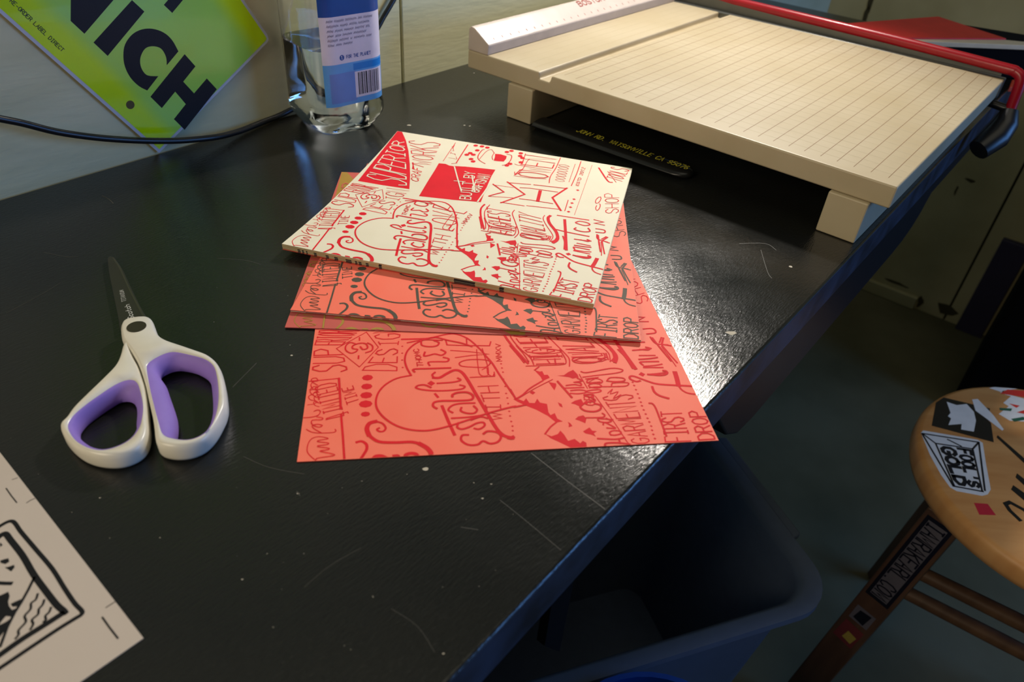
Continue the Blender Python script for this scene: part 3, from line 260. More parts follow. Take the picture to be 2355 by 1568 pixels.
GEO = json.loads(r'''{"H":[[70.6,40.8],[70.9,27.9],[54.9,26.5],[55.2,13.4],[71.6,14.2],[72.2,1.6],[28.6,-2.1],[28.3,10.8],[44.0,12.2],[44.5,25.6],[27.4,24.3],[27.1,37.0]],"I":[[66.7,94.9],[68.2,83.6],[25.2,79.9],[24.6,92.9]],"N":[[33.8,121.7],[23.6,112.7],[24.3,101.0],[56.2,103.4]],"Y":[[83.1,77.3],[84.2,69.1],[96.3,70.3]],"C":[[28.7,42.1],[26.4,48.9],[26.2,57.6],[29.0,66.1],[33.9,72.4],[40.5,77.0],[49.4,78.4],[57.6,76.2],[64.4,71.0],[69.1,63.3],[70.2,55.0],[68.2,45.8],[53.7,44.8],[57.7,49.6],[59.1,56.6],[55.4,62.2],[49.8,64.9],[42.8,63.0],[38.4,58.8],[36.6,53.6],[37.5,49.2],[42.9,43.6]],"hole":[11.4,43.8],"small":[[3.8,145.4],[4.1,102.7],[6.2,102.7],[5.3,144.8]],"b0":[-300.46947979769084,555.0449737838012,0.7817954138150185],"SO":[-189.58416783578494,273.8780132984168],"OL":[[-18.0,24.8],[-15.2,16.8],[-13.8,7.7],[-15.0,-2.5],[-16.9,-13.8],[-18.5,-24.8],[-18.1,-32.4],[-19.1,-35.5],[-13.2,-42.7],[-4.5,-49.4],[3.4,-52.8],[10.8,-53.8],[17.7,-52.6],[22.7,-48.4],[24.4,-43.0],[23.0,-35.8],[19.2,-27.7],[14.5,-17.6],[9.1,-7.2],[3.4,1.4],[-2.1,9.2],[-8.2,15.8],[-14.0,21.5]],"IL":[[0.3,-3.0],[3.8,-4.9],[7.7,-10.2],[13.8,-20.4],[17.0,-28.5],[18.8,-35.4],[18.4,-42.3],[15.3,-47.4],[9.5,-50.9],[2.4,-50.2],[-4.8,-46.8],[-10.7,-41.6],[-13.9,-37.0],[-14.5,-31.0],[-12.7,-23.5],[-9.8,-16.1],[-6.6,-9.0],[-3.5,-4.7]],"IR":[[3.8,6.3],[3.0,9.8],[5.4,15.1],[9.1,19.3],[12.6,20.4],[21.2,18.9],[29.1,16.8],[35.4,12.6],[39.8,5.9],[45.4,-6.3],[49.0,-16.9],[51.0,-27.2],[50.5,-35.4],[46.8,-40.2],[42.5,-41.6],[37.5,-41.2],[31.8,-39.4],[26.6,-32.0],[19.8,-21.3],[11.7,-8.0]],"OR":[[-22.8,33.6],[-26.0,40.0],[-26.9,45.5],[-23.3,48.6],[-17.4,50.4],[-13.2,49.5],[-8.9,43.7],[-2.6,34.8],[4.6,30.4],[10.3,28.5],[23.4,23.9],[30.0,21.2],[37.0,15.2],[43.0,6.2],[48.3,-4.8],[52.4,-15.4],[53.1,-23.4],[52.8,-32.6],[50.5,-39.7],[45.9,-44.1],[39.7,-45.9],[33.8,-45.3],[29.6,-42.9],[22.4,-29.4],[15.2,-17.5],[6.9,-4.0],[-2.1,9.2],[-10.7,19.3],[-18.8,27.4]],"HL":[[-4.7,-9.4],[0.3,-10.5],[5.2,-15.5],[8.5,-21.6],[10.2,-28.7],[9.7,-33.8],[6.5,-37.7],[1.6,-39.4],[-3.7,-38.8],[-9.4,-35.9],[-13.6,-31.3],[-15.5,-25.3],[-14.4,-18.8],[-11.8,-13.6],[-8.5,-11.0]],"HLn":[[14.8,-30.2],[16.4,-37.1],[15.9,-42.1],[12.8,-45.8],[8.1,-47.4],[3.0,-46.8],[-2.6,-44.1]],"HR":[[8.0,7.7],[10.4,14.1],[15.8,16.6],[23.9,16.4],[30.8,12.9],[35.3,7.4],[40.6,-5.9],[43.1,-15.5],[43.6,-22.9],[41.3,-28.3],[37.2,-30.8],[33.0,-31.1],[29.8,-29.6],[28.0,-22.5],[24.2,-13.3],[19.7,-6.1],[14.7,0.2]],"HRn":[[45.7,-15.1],[48.1,-24.4],[48.7,-31.5],[46.4,-36.8],[42.5,-39.2],[38.4,-39.4],[35.3,-38.0],[33.6,-31.2],[29.9,-22.3],[25.5,-15.3],[20.7,-9.2]],"blade":[[-71.8,115.4],[-73.6,118.9],[-73.2,120.4],[-69.7,119.1],[-58.9,106.5],[-43.9,86.4],[-30.6,69.1],[-19.3,55.5],[-16.9,50.1],[-28.8,42.8],[-33.1,50.1],[-49.6,77.4],[-63.6,100.5]],"screw":[[-21.5,37.2],[-16.2,39.0],[-11.0,41.4],[-18.4,43.9],[-13.9,34.1]],"tx1":[[-27.9,56.8],[-36.7,69.7],[-38.9,68.3],[-30.6,55.4]],"tx2":[[-39.9,72.7],[-46.7,83.4],[-48.6,82.7],[-41.8,71.3]],"patch":[[8.3,28.2],[11.5,25.3],[23.6,23.4],[23.3,24.2]],"pap":[-128.1315443031219,142.13829556450796,2.4648183334540255],"pS":[[0.5,0,[[109.5,6.4],[103.6,6.5],[98.0,6.4]]],[0.4,0,[[95.1,0.3],[95.3,1.9],[95.0,3.6]]],[0.3,0,[[112.3,0.6],[112.9,2.7]]],[0.4,0,[[22.0,-0.1],[22.0,3.6]]],[0.7,0,[[19.0,6.4],[12.8,6.5],[6.6,6.4]]],[1.7,1,[[89.8,17.2],[90.1,13.6],[89.2,11.7],[86.5,11.2],[81.0,11.3],[67.6,10.7],[53.7,10.1],[41.9,10.6],[32.2,10.8],[27.2,10.4],[25.7,11.2],[25.7,13.7],[25.8,20.1],[25.5,29.6],[25.1,39.7],[25.1,41.6]]],[2.4,1,[[84.3,19.2],[84.8,17.0],[83.9,15.9],[79.7,15.8],[68.4,15.5],[56.4,16.1],[46.1,16.0],[36.4,15.7],[31.3,15.0],[31.1,16.0],[31.0,22.2],[31.0,30.0],[30.3,37.7],[30.2,39.7]]],[1.1,0,[[54.6,16.5],[50.6,20.3],[47.0,24.1],[44.2,27.5],[39.8,31.8],[33.6,36.5]]],[0.9,1,[[46.2,18.6],[44.2,20.1],[43.8,21.9],[41.4,23.1],[40.0,25.7],[37.2,26.4],[35.6,29.5],[33.8,30.2],[32.9,31.6]]],[0.9,1,[[41.8,18.0],[40.1,19.3],[39.2,21.0],[37.2,22.1],[36.5,24.5],[34.4,24.9],[32.9,26.5]]],[0.9,1,[[36.7,17.6],[35.2,18.9],[34.6,20.5],[32.9,21.0],[32.6,22.0]]],[1.6,0,[[62.2,27.2],[59.9,25.3],[58.1,23.6]]]],"pF":[[[72.1,22.5],[71.6,21.0],[71.0,19.8],[69.0,20.2],[68.9,21.7],[70.7,22.7]],[[67.5,22.5],[66.7,21.2],[66.2,19.5],[64.8,19.8],[63.7,21.5],[65.4,21.9]],[[81.5,19.1],[79.2,18.9],[78.8,20.0]],[[57.1,31.1],[55.6,28.5],[55.3,27.1],[55.1,25.8],[52.8,26.1],[50.6,27.5],[48.4,28.0],[46.0,27.9],[45.6,26.7],[44.2,27.5],[43.2,29.2],[44.9,30.4],[43.8,32.3],[42.7,33.7],[42.7,36.2]],[[49.0,27.3],[48.8,25.8],[48.3,23.6],[46.0,25.8],[47.1,27.2]],[[42.8,34.2],[42.4,31.3],[42.6,29.4],[39.2,32.5],[36.8,36.4]]],"blk":[[-109.3,123.1],[-92.8,132.0],[-41.2,115.2],[-47.2,103.8],[-58.1,113.2],[-52.2,89.1],[-64.7,56.1],[-127.2,76.1]],"gly":[[-90.6,121.3],[-80.6,116.5],[-67.0,120.0],[-64.4,106.7],[-69.0,91.0],[-80.5,71.3],[-94.3,73.4],[-89.4,83.1],[-106.5,79.3],[-98.1,91.4],[-100.5,94.9],[-94.5,101.3]],"w1":[[-56.2,129.3],[-48.5,131.2],[-42.8,103.4],[-42.1,79.2],[-45.1,77.0],[-53.6,94.6],[-61.4,109.0]],"slab":[[-148.1,63.8],[-140.6,66.8],[-82.0,58.2],[-78.4,53.7],[-90.3,20.3],[-102.9,-17.4],[-109.7,-24.9],[-116.8,-27.5],[-141.8,-23.6],[-146.7,-18.8],[-149.0,-2.0],[-149.0,27.3]],"l1":[[-144.3,60.6],[-142.3,-16.8]],"l2":[[-143.9,61.5],[-82.7,54.1]],"l3":[[-82.7,54.1],[-110.2,-19.7]],"l4":[[-134.8,46.7],[-94.9,42.4]],"l5":[[-82.7,54.1],[-94.9,42.4]],"l6":[[-94.9,42.4],[-113.6,-20.8]],"l7":[[-134.8,46.7],[-141.1,-16.7]],"l8":[[-142.3,-16.8],[-112.8,-21.4]],"l9":[[-143.9,61.5],[-134.8,46.7]],"l10":[[-117.7,54.7],[-106.6,45.4]],"o1":[[-131.3,40.2],[-123.1,41.9],[-118.6,32.2],[-127.1,29.6],[-128.9,26.9],[-133.6,28.9]],"o2":[[-131.0,23.4],[-122.3,21.0],[-121.9,13.7],[-129.3,10.5],[-134.3,15.6]],"o3":[[-134.8,7.5],[-122.7,6.3],[-124.8,2.9],[-130.1,3.2],[-132.0,-2.6],[-135.4,-2.1]],"o4":[[-134.7,-6.0],[-126.4,-7.5],[-127.6,-15.3],[-134.1,-16.8],[-137.1,-11.7]],"o5":[[-112.9,39.6],[-99.9,36.7],[-103.7,27.1],[-105.9,27.7],[-104.8,32.8],[-112.6,36.2]],"o6":[[-114.4,25.1],[-107.8,23.3],[-106.5,16.9],[-109.9,13.3],[-114.7,16.0],[-116.9,20.7]],"o7":[[-117.3,11.7],[-110.2,10.0],[-110.7,3.6],[-116.5,1.4],[-119.3,5.9]],"o8":[[-120.0,0.2],[-111.4,-0.4],[-113.1,-3.8],[-117.2,-4.2],[-120.0,-7.6],[-121.3,-5.4]],"o9":[[-122.4,-11.7],[-117.0,-12.7],[-117.1,-18.1],[-122.5,-17.1]],"redsq":[[-130.2,-38.1],[-115.9,-38.1],[-114.2,-52.6],[-131.7,-53.7]],"line":[[-54.2,68.8],[-37.7,24.2],[-42.2,15.5],[-57.4,64.8]],"k1":[[-61.6,9.5],[-53.5,-6.2],[-59.3,-17.5],[-66.4,3.4]],"k2":[[-74.7,-8.4],[-63.4,-25.5],[-69.9,-37.9],[-80.4,-15.1]],"arc":[[-91.9,-56.5],[-96.3,-44.8],[-96.6,-36.2],[-90.6,-33.4],[-81.1,-41.9],[-75.7,-51.4]],"r1":[[-14.7,145.3],[-0.7,154.2],[32.8,160.3],[22.6,140.5]],"wh":[[-24.0,154.6],[-15.6,157.7],[13.3,160.0],[-7.6,151.3],[-14.1,146.4],[-2.8,141.6],[-19.2,127.6],[-15.1,122.1],[-34.9,106.2],[-26.8,95.7],[-5.6,96.2],[3.1,102.9],[20.3,136.2],[-1.7,143.7]],"gr1":[[-28.7,117.6],[-12.9,118.4],[-16.9,113.1],[-30.0,113.5]],"gr2":[[-24.0,98.9],[-6.6,104.6],[-5.0,100.1],[-22.3,94.3]],"r2":[[-12.6,127.3],[-0.4,124.8],[-6.8,120.1]],"r3":[[-10.9,111.8],[9.8,121.0],[3.4,108.6]]}''')

# ================================================================== SETTING
WD = -577.0; WB = 1885.0; TEND = 1276.0; EDGE = -91.5; FZ = -750.0
def F(s, d, z): return tuple(wp(s, d, z))
# left wall: planks with a vertical gap
mb = MB()
for s0, s1 in ((-900, 536.4), (539.6, WB)):
    mb.box((s0, WD-20, FZ), (s1, WD, 900), 0, F)
mb.box((530, WD-24, FZ), (546, WD-5, 900), 1, F)
wl_ = mb.build('wall_left', [m_wall, m_gap], bevel=.0012, seg=2); tag(wl_, kind='structure')
mb = MB()
# back wall: perpendicular, planks of about 600 mm with gaps
cuts = [-580, -491, -68, 532, 1132, 1900]
for i in range(len(cuts)-1):
    mb.box((WB, cuts[i]+ (2.5 if i else -30), FZ), (WB+20, cuts[i+1]-2.5, 1000), 0, F)
mb.box((WB+8, -600, FZ), (WB+26, 1900, 1000), 1, F)
random.seed(3)
def blotch(mb, s, d, z, rx, rz, mi, n=9):
    pts = []
    for k in range(n):
        a = k*2*math.pi/n; r = random.uniform(.5, 1.1); pts.append((rx*r*math.cos(a), rz*r*math.sin(a)))
    b = mb.verts([F(s, d+x, z+y) for x, y in pts]); mb.f.append(tuple(b+k for k in range(n))); mb.m.append(mi)
for d, z, rx, rz in ((-150, -400, 16, 5), (-168, -432, 3, 14), (-491, -70, 7, 60), (-491, -120, 6, 30), (-70, -720, 26, 22), (-20, -690, 8, 34), (-200, -703, 34, 4), (-132, -728, 9, 20), (10, -715, 8, 26)):
    blotch(mb, WB-.6, d, z, rx, rz, 2)
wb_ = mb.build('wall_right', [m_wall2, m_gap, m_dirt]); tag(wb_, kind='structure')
mb = MB(); mb.box((-900, WD-20, FZ-20), (WB+26, 1900, FZ), 0, F)
random.seed(5)
for i in range(26):
    s, d = random.uniform(300, 1850), random.uniform(-50, 900); r = random.uniform(3, 14)
    n = 8; pts = [(r*random.uniform(.5, 1)*math.cos(k*.785), r*random.uniform(.4, .9)*math.sin(k*.785)) for k in range(n)]
    b = mb.verts([F(s+x, d+y, FZ+.3) for x, y in pts]); mb.f.append(tuple(b+k for k in range(n))); mb.m.append(1)
fl_ = mb.build('floor', [m_floor, M('floor_speck', srgb(96, 94, 80), .8)]); tag(fl_, kind='structure')
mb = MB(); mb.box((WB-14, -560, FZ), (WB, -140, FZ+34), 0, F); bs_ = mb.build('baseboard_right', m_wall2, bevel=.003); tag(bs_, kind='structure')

# ================================================================== TABLE
tab = empty('table', (0, 0, -.75), 0, 'black painted table against the left wall with everything on it', 'table')
off = Vector((0, 0, .75))
def FT(s, d, z): return tuple(wp(s, d, z)+off)
# paint chips and scratches lie in the top surface
mb = MB(); random.seed(11); mb.box((-700, WD+1.2, -30), (TEND, EDGE, 0), 0, FT)
SP = json.loads('{"c":[[-111.3,657.8,2.6,1.56,0.0],[-60.7,668.4,1.4,0.9799999999999999,0.0],[-55.6,667.3,1.2,0.84,0.0],[-121.7,312.3,0.9,0.7200000000000001,0.0],[-36.1,236.5,1.6,1.2800000000000002,0.0],[-7.8,221.3,0.8,0.48,0.0],[134.1,366.7,3.6,2.52,0.0],[192.9,452.8,2,1.4,0.0],[-12.6,230.2,0.5,0.3,0.0],[-100.8,170.0,0.6,0.36,0.0],[-91.2,215.7,0.8,0.32000000000000006,0.0],[-175.5,204.7,0.5,0.4,0.0],[-171.7,653.8,0.8,0.48,0.0],[-65.4,822.8,1,0.6,0.0],[-4.4,230.2,0.6,0.3,0.0],[-16.5,145.4,0.6,0.36,0.0],[64.0,266.4,0.3,0.21,0.0],[-14.1,208.6,0.16,0.11199999999999999,0.0],[99.0,628.9,0.17,0.119,0.0],[-86.9,179.4,0.16,0.11199999999999999,0.0],[-116.3,584.4,0.19,0.13299999999999998,0.0],[-165.4,132.3,0.2,0.13999999999999999,0.0],[-304.8,484.9,0.23,0.161,0.0],[-161.4,184.5,0.19,0.13299999999999998,0.0],[-53.9,145.5,0.21,0.147,0.0],[-301.8,419.2,0.22,0.154,0.0],[-72.4,221.1,0.19,0.13299999999999998,0.0],[-48.5,316.3,0.23,0.161,0.0],[-13.3,449.3,0.19,0.13299999999999998,0.0],[-75.2,205.9,0.17,0.119,0.0],[-64.3,225.9,0.28,0.196,0.0],[-119.2,216.3,0.15,0.105,0.0],[-132.5,428.3,0.29,0.20299999999999999,0.0],[-84.0,167.0,0.2,0.13999999999999999,0.0],[45.4,324.2,0.18,0.126,0.0],[-47.3,166.7,0.27,0.189,0.0],[-103.9,511.3,0.23,0.161,0.0],[-141.2,186.6,0.28,0.196,0.0],[-77.8,231.5,0.13,0.091,0.0],[-122.9,470.1,0.23,0.161,0.0],[-106.5,180.6,0.13,0.091,0.0],[-183.4,196.0,0.21,0.147,0.0],[-47.5,167.1,0.21,0.147,0.0],[11.7,274.8,0.29,0.20299999999999999,0.0],[-61.7,464.6,0.19,0.13299999999999998,0.0],[31.2,349.5,0.15,0.105,0.0],[-112.0,310.3,0.23,0.161,0.0],[-144.2,375.5,0.19,0.13299999999999998,0.0],[-82.3,150.6,0.3,0.21,0.0],[-90.4,515.0,0.25,0.175,0.0],[-20.3,173.7,0.18,0.126,0.0],[-208.6,215.2,0.14,0.098,0.0],[0.6,183.6,0.19,0.13299999999999998,0.0],[69.2,466.0,0.29,0.20299999999999999,0.0],[-79.9,184.3,0.26,0.182,0.0],[-233.2,235.3,0.13,0.091,0.0],[-37.9,259.8,0.24,0.16799999999999998,0.0],[-140.5,369.2,0.29,0.20299999999999999,0.0],[-44.7,601.1,0.14,0.098,0.0],[-63.7,370.9,0.19,0.13299999999999998,0.0],[-1.4,343.2,0.29,0.20299999999999999,0.0],[-16.9,255.9,0.15,0.105,0.0],[-94.8,182.9,0.3,0.21,0.0],[-324.5,432.8,0.25,0.175,0.0],[16.3,528.3,0.27,0.189,0.0],[6.6,213.5,0.18,0.126,0.0],[-125.3,321.2,0.27,0.189,0.0],[-174.3,336.9,0.29,0.20299999999999999,0.0],[-336.4,465.7,0.22,0.154,0.0],[76.3,484.2,0.16,0.11199999999999999,0.0],[-185.6,372.1,0.18,0.126,0.0],[-236.6,302.7,0.13,0.091,0.0],[-51.2,144.0,0.2,0.13999999999999999,0.0],[-44.3,232.2,0.29,0.20299999999999999,0.0],[-5.6,175.4,0.18,0.126,0.0],[51.6,454.7,0.19,0.13299999999999998,0.0],[-19.2,351.7,0.28,0.196,0.0],[29.9,466.4,0.16,0.11199999999999999,0.0],[-174.9,152.4,0.18,0.126,0.0],[-159.5,367.8,0.14,0.098,0.0],[-140.6,392.1,0.22,0.154,0.0]],"s":[[0.5,[[13.8,252.0],[28.3,238.5],[40.4,227.7],[48.2,220.8]]],[0.25,[[0.2,221.1],[10.6,212.1],[28.1,196.2]]],[0.5,[[-144.3,282.7],[-141.7,291.8],[-138.5,303.3]]],[0.35,[[-197.5,405.2],[-180.4,405.6],[-167.8,402.0]]],[0.7,[[-309.2,477.4],[-302.2,473.0],[-295.9,467.1]]],[0.3,[[-291.7,330.0],[-283.6,349.1],[-278.7,364.1]]],[0.35,[[-307.3,396.2],[-291.5,393.2],[-283.7,394.4]]],[0.2,[[-75.4,168.7],[-67.6,179.7],[-57.0,189.3]]],[0.4,[[176.4,473.3],[174.3,443.1],[175.4,434.8]]],[0.5,[[161.9,480.6],[182.0,483.7],[188.0,475.1]]],[0.3,[[-16.0,204.2],[-8.3,203.5]]],[0.18,[[-39.2,162.2],[-27.9,155.6],[-19.8,145.6]]],[0.3,[[-122.5,235.2],[-108.4,229.7],[-91.4,227.4]]],[0.4,[[-91.9,216.9],[-89.9,214.5]]]]}')
for x, y, rx, ry, an in SP['c']:
    n = 8; b = []
    for k in range(n):
        a = k*2*math.pi/n; r = random.uniform(.55, 1.05); px, py = rx*r*math.cos(a), ry*r*math.sin(a)
        b.append(((x+px*math.cos(an)-py*math.sin(an))*MM, (y+px*math.sin(an)+py*math.cos(an))*MM, .75+.00006))
    mb.face(b, 2)
for w, P in SP['s']:
    ribbon(mb, P, w, .06, 3, 1, lambda x, y, z: (x*MM, y*MM, .75+z*MM))
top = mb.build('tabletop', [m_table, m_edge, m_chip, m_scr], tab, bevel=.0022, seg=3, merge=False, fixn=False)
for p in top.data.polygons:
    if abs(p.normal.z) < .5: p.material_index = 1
mb = MB()   # deep rounded rail under the slab
mb.prism([(-560, -30), (-560, -40), (330, -40), (330, -30)], 0, 1, 0, lambda s, z, d: FT(s, EDGE-4-18*d, z))
mb.build('side_rail', m_black, tab)
mb = MB()
arc = [(690, -92), (740, -92), (775, -90), (800, -84), (818, -74), (828, -62), (834, -56), (TEND-20, -56), (TEND-20, -30), (332, -30), (368, -72), (392, -88), (420, -92)]
mb.prism(arc, 0, 1, 0, lambda s, z, d: FT(s, EDGE-3-22*d, z)); mb.build('apron', m_black, tab, bevel=.002)
mb = MB(); mb.prism([(173, -30), (173, -76), (190, -104), (191, -30)], 0, 1, 0, lambda s, z, d: FT(s, EDGE-4-5*d, z)); mb.build('bracket', m_blackmat, tab)
for s, d in ((-650, -140), (-650, -540), (TEND-60, -540), (900, -540)):
    mb = MB(); mb.box((s-20, d-20, -750), (s+20, d+20, -30), 0, FT); mb.build('leg', m_black, tab, bevel=.002)

# ================================================================== PRINTED CARDS
CW, CL = 209.4, 210.8
def card_mesh(th, zf, ink_idx, art=True, marks=None, bow=0.0):
    """square card: slots 0 face, 1 edge, 2 ink, 3 edge ink; zf(u,v) = height of the underside"""
    mb = MB(); n = 14
    def g(u, v, z): return ((u+bow*max(0, 1-u/70)**2*4*(v/CL)*(1-v/CL))*MM, v*MM, (zf(u, v)+z)*MM)
    g0 = {}
    for z in (0, th):
        for i in range(n+1):
            for j in range(n+1): g0[(z, i, j)] = mb.verts([g(CW*i/n, CL*j/n, z)])
    for i in range(n):
        for j in range(n):
            mb.quad(g0[(0, i, j)], g0[(0, i, j+1)], g0[(0, i+1, j+1)], g0[(0, i+1, j)], 0)
            mb.quad(g0[(th, i, j)], g0[(th, i+1, j)], g0[(th, i+1, j+1)], g0[(th, i, j+1)], 0)
    for i in range(n):
        mb.quad(g0[(0, i, 0)], g0[(0, i+1, 0)], g0[(th, i+1, 0)], g0[(th, i, 0)], 1)
        mb.quad(g0[(0, i+1, n)], g0[(0, i, n)], g0[(th, i, n)], g0[(th, i+1, n)], 1)
        mb.quad(g0[(0, 0, i+1)], g0[(0, 0, i)], g0[(th, 0, i)], g0[(th, 0, i+1)], 1)
        mb.quad(g0[(0, n, i)], g0[(0, n, i+1)], g0[(th, n, i+1)], g0[(th, n, i)], 1)
    clip = (0.2, 0.2, CW-.2, CL-.2)
    if art:
        k = 0
        for poly in ART['F']: fill(mb, poly, th+.05, 2, g, clip)
        for w, sm, P in ART['S']:
            k += 1; ribbon(mb, P, w*1.05, th+.07+.03*(k % 5), 2, sm, g, clip, .0022)
        for t, w, q in ART['T']:
            for ww, sm, P in text_strokes(t, w*1.05, q): k += 1; ribbon(mb, P, ww, th+.09+.03*(k % 4), 2, 0, g, clip, .002)
        for t, w, q in ART['KT']:
            for ww, sm, P in text_strokes(t, w, q, .18): ribbon(mb, P, ww, th+.28, 0, 0, g, clip)
        for w, sm, P in ART['KS']: ribbon(mb, P, w, th+.31, 0, sm, g, clip)
    for u0, u1 in (marks or []):
        mb.face([(u0*MM, -.00004, (zf(u0, 0)+.02)*MM), (u1*MM, -.00004, (zf(u1, 0)+.02)*MM), (u1*MM, -.00004, (zf(u1, 0)+th-.02)*MM), (u0*MM, -.00004, (zf(u0, 0)+th-.02)*MM)], 3)
    return mb
def card(name, x, y, yaw, th, zf, mats, art, label, group, marks=None):
    o = card_mesh(th, zf, 2, art, marks, 2.6 if abs(yaw+.19558) < .001 else (1.6 if abs(yaw+.0136) < .001 else 0)).build(name, mats, merge=False, fixn=False)
    o.location = (x*MM, y*MM, 0); o.rotation_euler = (0, 0, yaw); return tag(o, label, 'printed card', group)
WX, WY, WYAW = -156.79, 415.07, -.19558
OX, OY, OYAW = -96.74, 234.12, .17616
MX, MY, MYAW = -133.13, 350.11, -.0136
card('printed_card', OX, OY, OYAW, .45, lambda u, v: .06, [m_orange, m_orangeedge, m_inkred2, m_edgeink], True,
     'bottom salmon card with red lettering, the nearest and largest showing', 'printed cards')
# middle pile
def sag(u, v, a, uw=85.0): return -a*max(0, 1-u/uw)**1.5*4*(v/CL)*(1-v/CL)
mz = lambda b: (lambda u, v: b + sag(u, v, .5))
card('printed_card', -132.4, 335.8, .0755, .55, lambda u, v: .56+.0, [m_maroon, m_maroonedge, m_inkolive, m_edgeink], True,
     'dusty red card with olive print peeking out under the salmon pile', 'printed cards')
card('printed_card', MX+.4, MY+.3, MYAW, .55, mz(1.8), [m_maroon, m_maroonedge, m_inkred, m_inkred], False,
     'dusty red card directly under the dark-printed salmon card', 'printed cards')
card('printed_card', MX+.2, MY-.1, MYAW, .35, mz(2.37), [m_cream, m_ivory, m_inkred, m_maroonedge], False,
     'thin pale card sandwiched below the dark-printed salmon card', 'printed cards', marks=[(9, 21), (33, 36), (44, 49), (55, 59), (62, 66), (125, 137)])
card('printed_card', MX, MY, MYAW, .6, mz(2.74), [m_orange, m_maroonedge, m_inkdark, m_edgeink], True,
     'salmon card with grey-black lettering under the cream pile', 'printed cards')
# cream pile
marks = [(11, 13), (14, 15.5), (17, 18), (22.5, 24.5), (31, 33), (37, 39.5), (45, 49), (51.5, 53), (54, 56), (59, 61), (68, 70), (119, 133), (149, 152)]
def wz(b): return lambda u, v: b + sag(u, v, 1.1, 110) + .8*max(0, 1-u/40)*max(0, 1-v/60)
card('printed_card', WX, WY, WYAW, .62, wz(3.72), [m_orange, m_orangeedge, m_inkdark, m_edgeink], False,
     'salmon card at the very bottom of the cream pile', 'printed cards', marks=marks)
names = ['lowest', 'second lowest', 'second highest']
for i, nm in enumerate(('lowest', 'middle', 'second highest')):
    card('printed_card', WX+(.15, -.1, .1)[i], WY+(.1, .25, -.05)[i], WYAW, 1.0, wz(4.38+1.07*i), [m_cream, m_creamedge, m_inkred, m_edgeink], False,
         'cream card, %s of the cream cards in the top pile' % nm, 'printed cards', marks=[m for m in marks if i < 2 or m[0] > 60])
card('printed_card', WX, WY, WYAW, .62, wz(7.58), [m_cream, m_creamedge, m_inkred, m_inkred], True,
     'top cream card covered in red hand-drawn lettering', 'printed cards')

# ================================================================== PAPER TRIMMER
bx, by, byaw = 263.48, 488.41, -.64462
tr = empty('paper_trimmer', (bx*MM, by*MM, 0), byaw, 'cream guillotine paper trimmer with red arm on the black table', 'paper trimmer')
BD = 361.0; bt = 50.1; bb = 32.9
prof = [(0, bb), (0, bt), (-308.5, bt), (-310.3, 43.9), (-322.3, 43.9), (-322.7, bt), (-411, bt), (-411, bb)]
mb = MB(); nL = 0
mb.prism(prof, 0, BD, 0, lambda u, z, v: (u*MM, v*MM, z*MM))
board = mb.build('board', [m_board, m_line, m_line2], tr, bevel=.0016, seg=3)
mb = MB()
for k in range(24):
    u = -(10.35+12.7*k); ribbon(mb, [(u, 12.0), (u, BD-7)], .5, bt+.06, 0, 0, lambda x, y, z: (x*MM, y*MM, z*MM))
for k in range(27):
    v = 20+12.7*k; ribbon(mb, [(-4, v), (-306, v)], 1.6, bt+.035, 1, 0, lambda x, y, z: (x*MM, y*MM, z*MM))
for k in range(5):
    u = -(334+12.7*k*.9); ribbon(mb, [(u, 8), (u, BD-4)], .8, bt+.05, 1, 0, lambda x, y, z: (x*MM, y*MM, z*MM))
for k in range(56): ribbon(mb, [(-331, 8+6.35*k), (-336, 8+6.35*k)], .7, bt+.07, 2, 0, lambda x, y, z: (x*MM, y*MM, z*MM))
mb.build('ruled_grid', [m_line, m_line2, M('tick_print', srgb(196, 176, 138), .6)], tr, merge=False, fixn=False)
mb = MB()
mb.prism([(-385.5, 50.1), (-384.6, 59.5), (-386, 60.6), (-403, 71), (-407.3, 72.4), (-410.5, 70), (-411, 50.1)], 0, BD, 0, lambda u, z, v: (u*MM, v*MM, z*MM))
fen = mb.build('ruler_fence', m_fence, tr, bevel=.001)
mb = MB()
sl = (60.6-72.4)/(-386+407.3)
def fF(u, v, z): return (u*MM, v*MM, (60.6+(u+386)*-.0+(-386-u)*(71-60.6)/17.0+z)*MM)
for ww, sm, P in text_strokes('BOSTON', 1.5, [(-398.5, 168), (-398.5, 216), (-404.2, 216), (-404.2, 168)]): ribbon(mb, P, ww*.8, .12, 0, 0, fF)
for k in range(24): ribbon(mb, [(-388.5, 12.7*(k+1)), (-390.2, 12.7*(k+1))], .8, .12, 0, 0, fF)
mb.build('fence_print', m_fenceink, fen, merge=False, fixn=False)
for u0, u1 in ((-43.2, -13.2), (-355.5, -326)):
    mb = MB(); mb.box((u0, -3.5, .2), (u1, BD-14, bb-.05)); mb.build('foot', m_board, tr, bevel=.0012, scale=MM)
mb = MB(); mb.box((-411, BD+.2, 30), (0, BD+9, 50)); mb.build('cutting_strip', m_alu, tr, bevel=.001, scale=MM)
arm = MB()
p = [(-440, 376, 62), (-300, 375, 62), (-120, 370, 61), (-10, 362, 60), (6, 361, 59), (13, 360, 54), (15, 359, 44), (16, 358, 32), (17, 357, 22)]
arm.tube(catmull([tuple(c for c in q) for q in p], 5), 5.2, 14); a_ = arm.build('blade_arm', m_redtube, tr, smooth=True, scale=MM)
mb = MB(); mb.box((-411, BD+9.5, 46), (-6, BD+11.5, 62)); mb.build('blade', m_alu, tr, scale=MM)
mb = MB(); mb.tube([(17, 357, 24), (19, 351, 12), (17, 340, 0), (9, 323, -12)], [8, 12, 13.5, 11], 14)
mb.tube([(-6, 358, 26), (16, 357, 24)], 4, 10); 
g_ = mb.build('grip', m_black, a_, smooth=True, scale=MM)

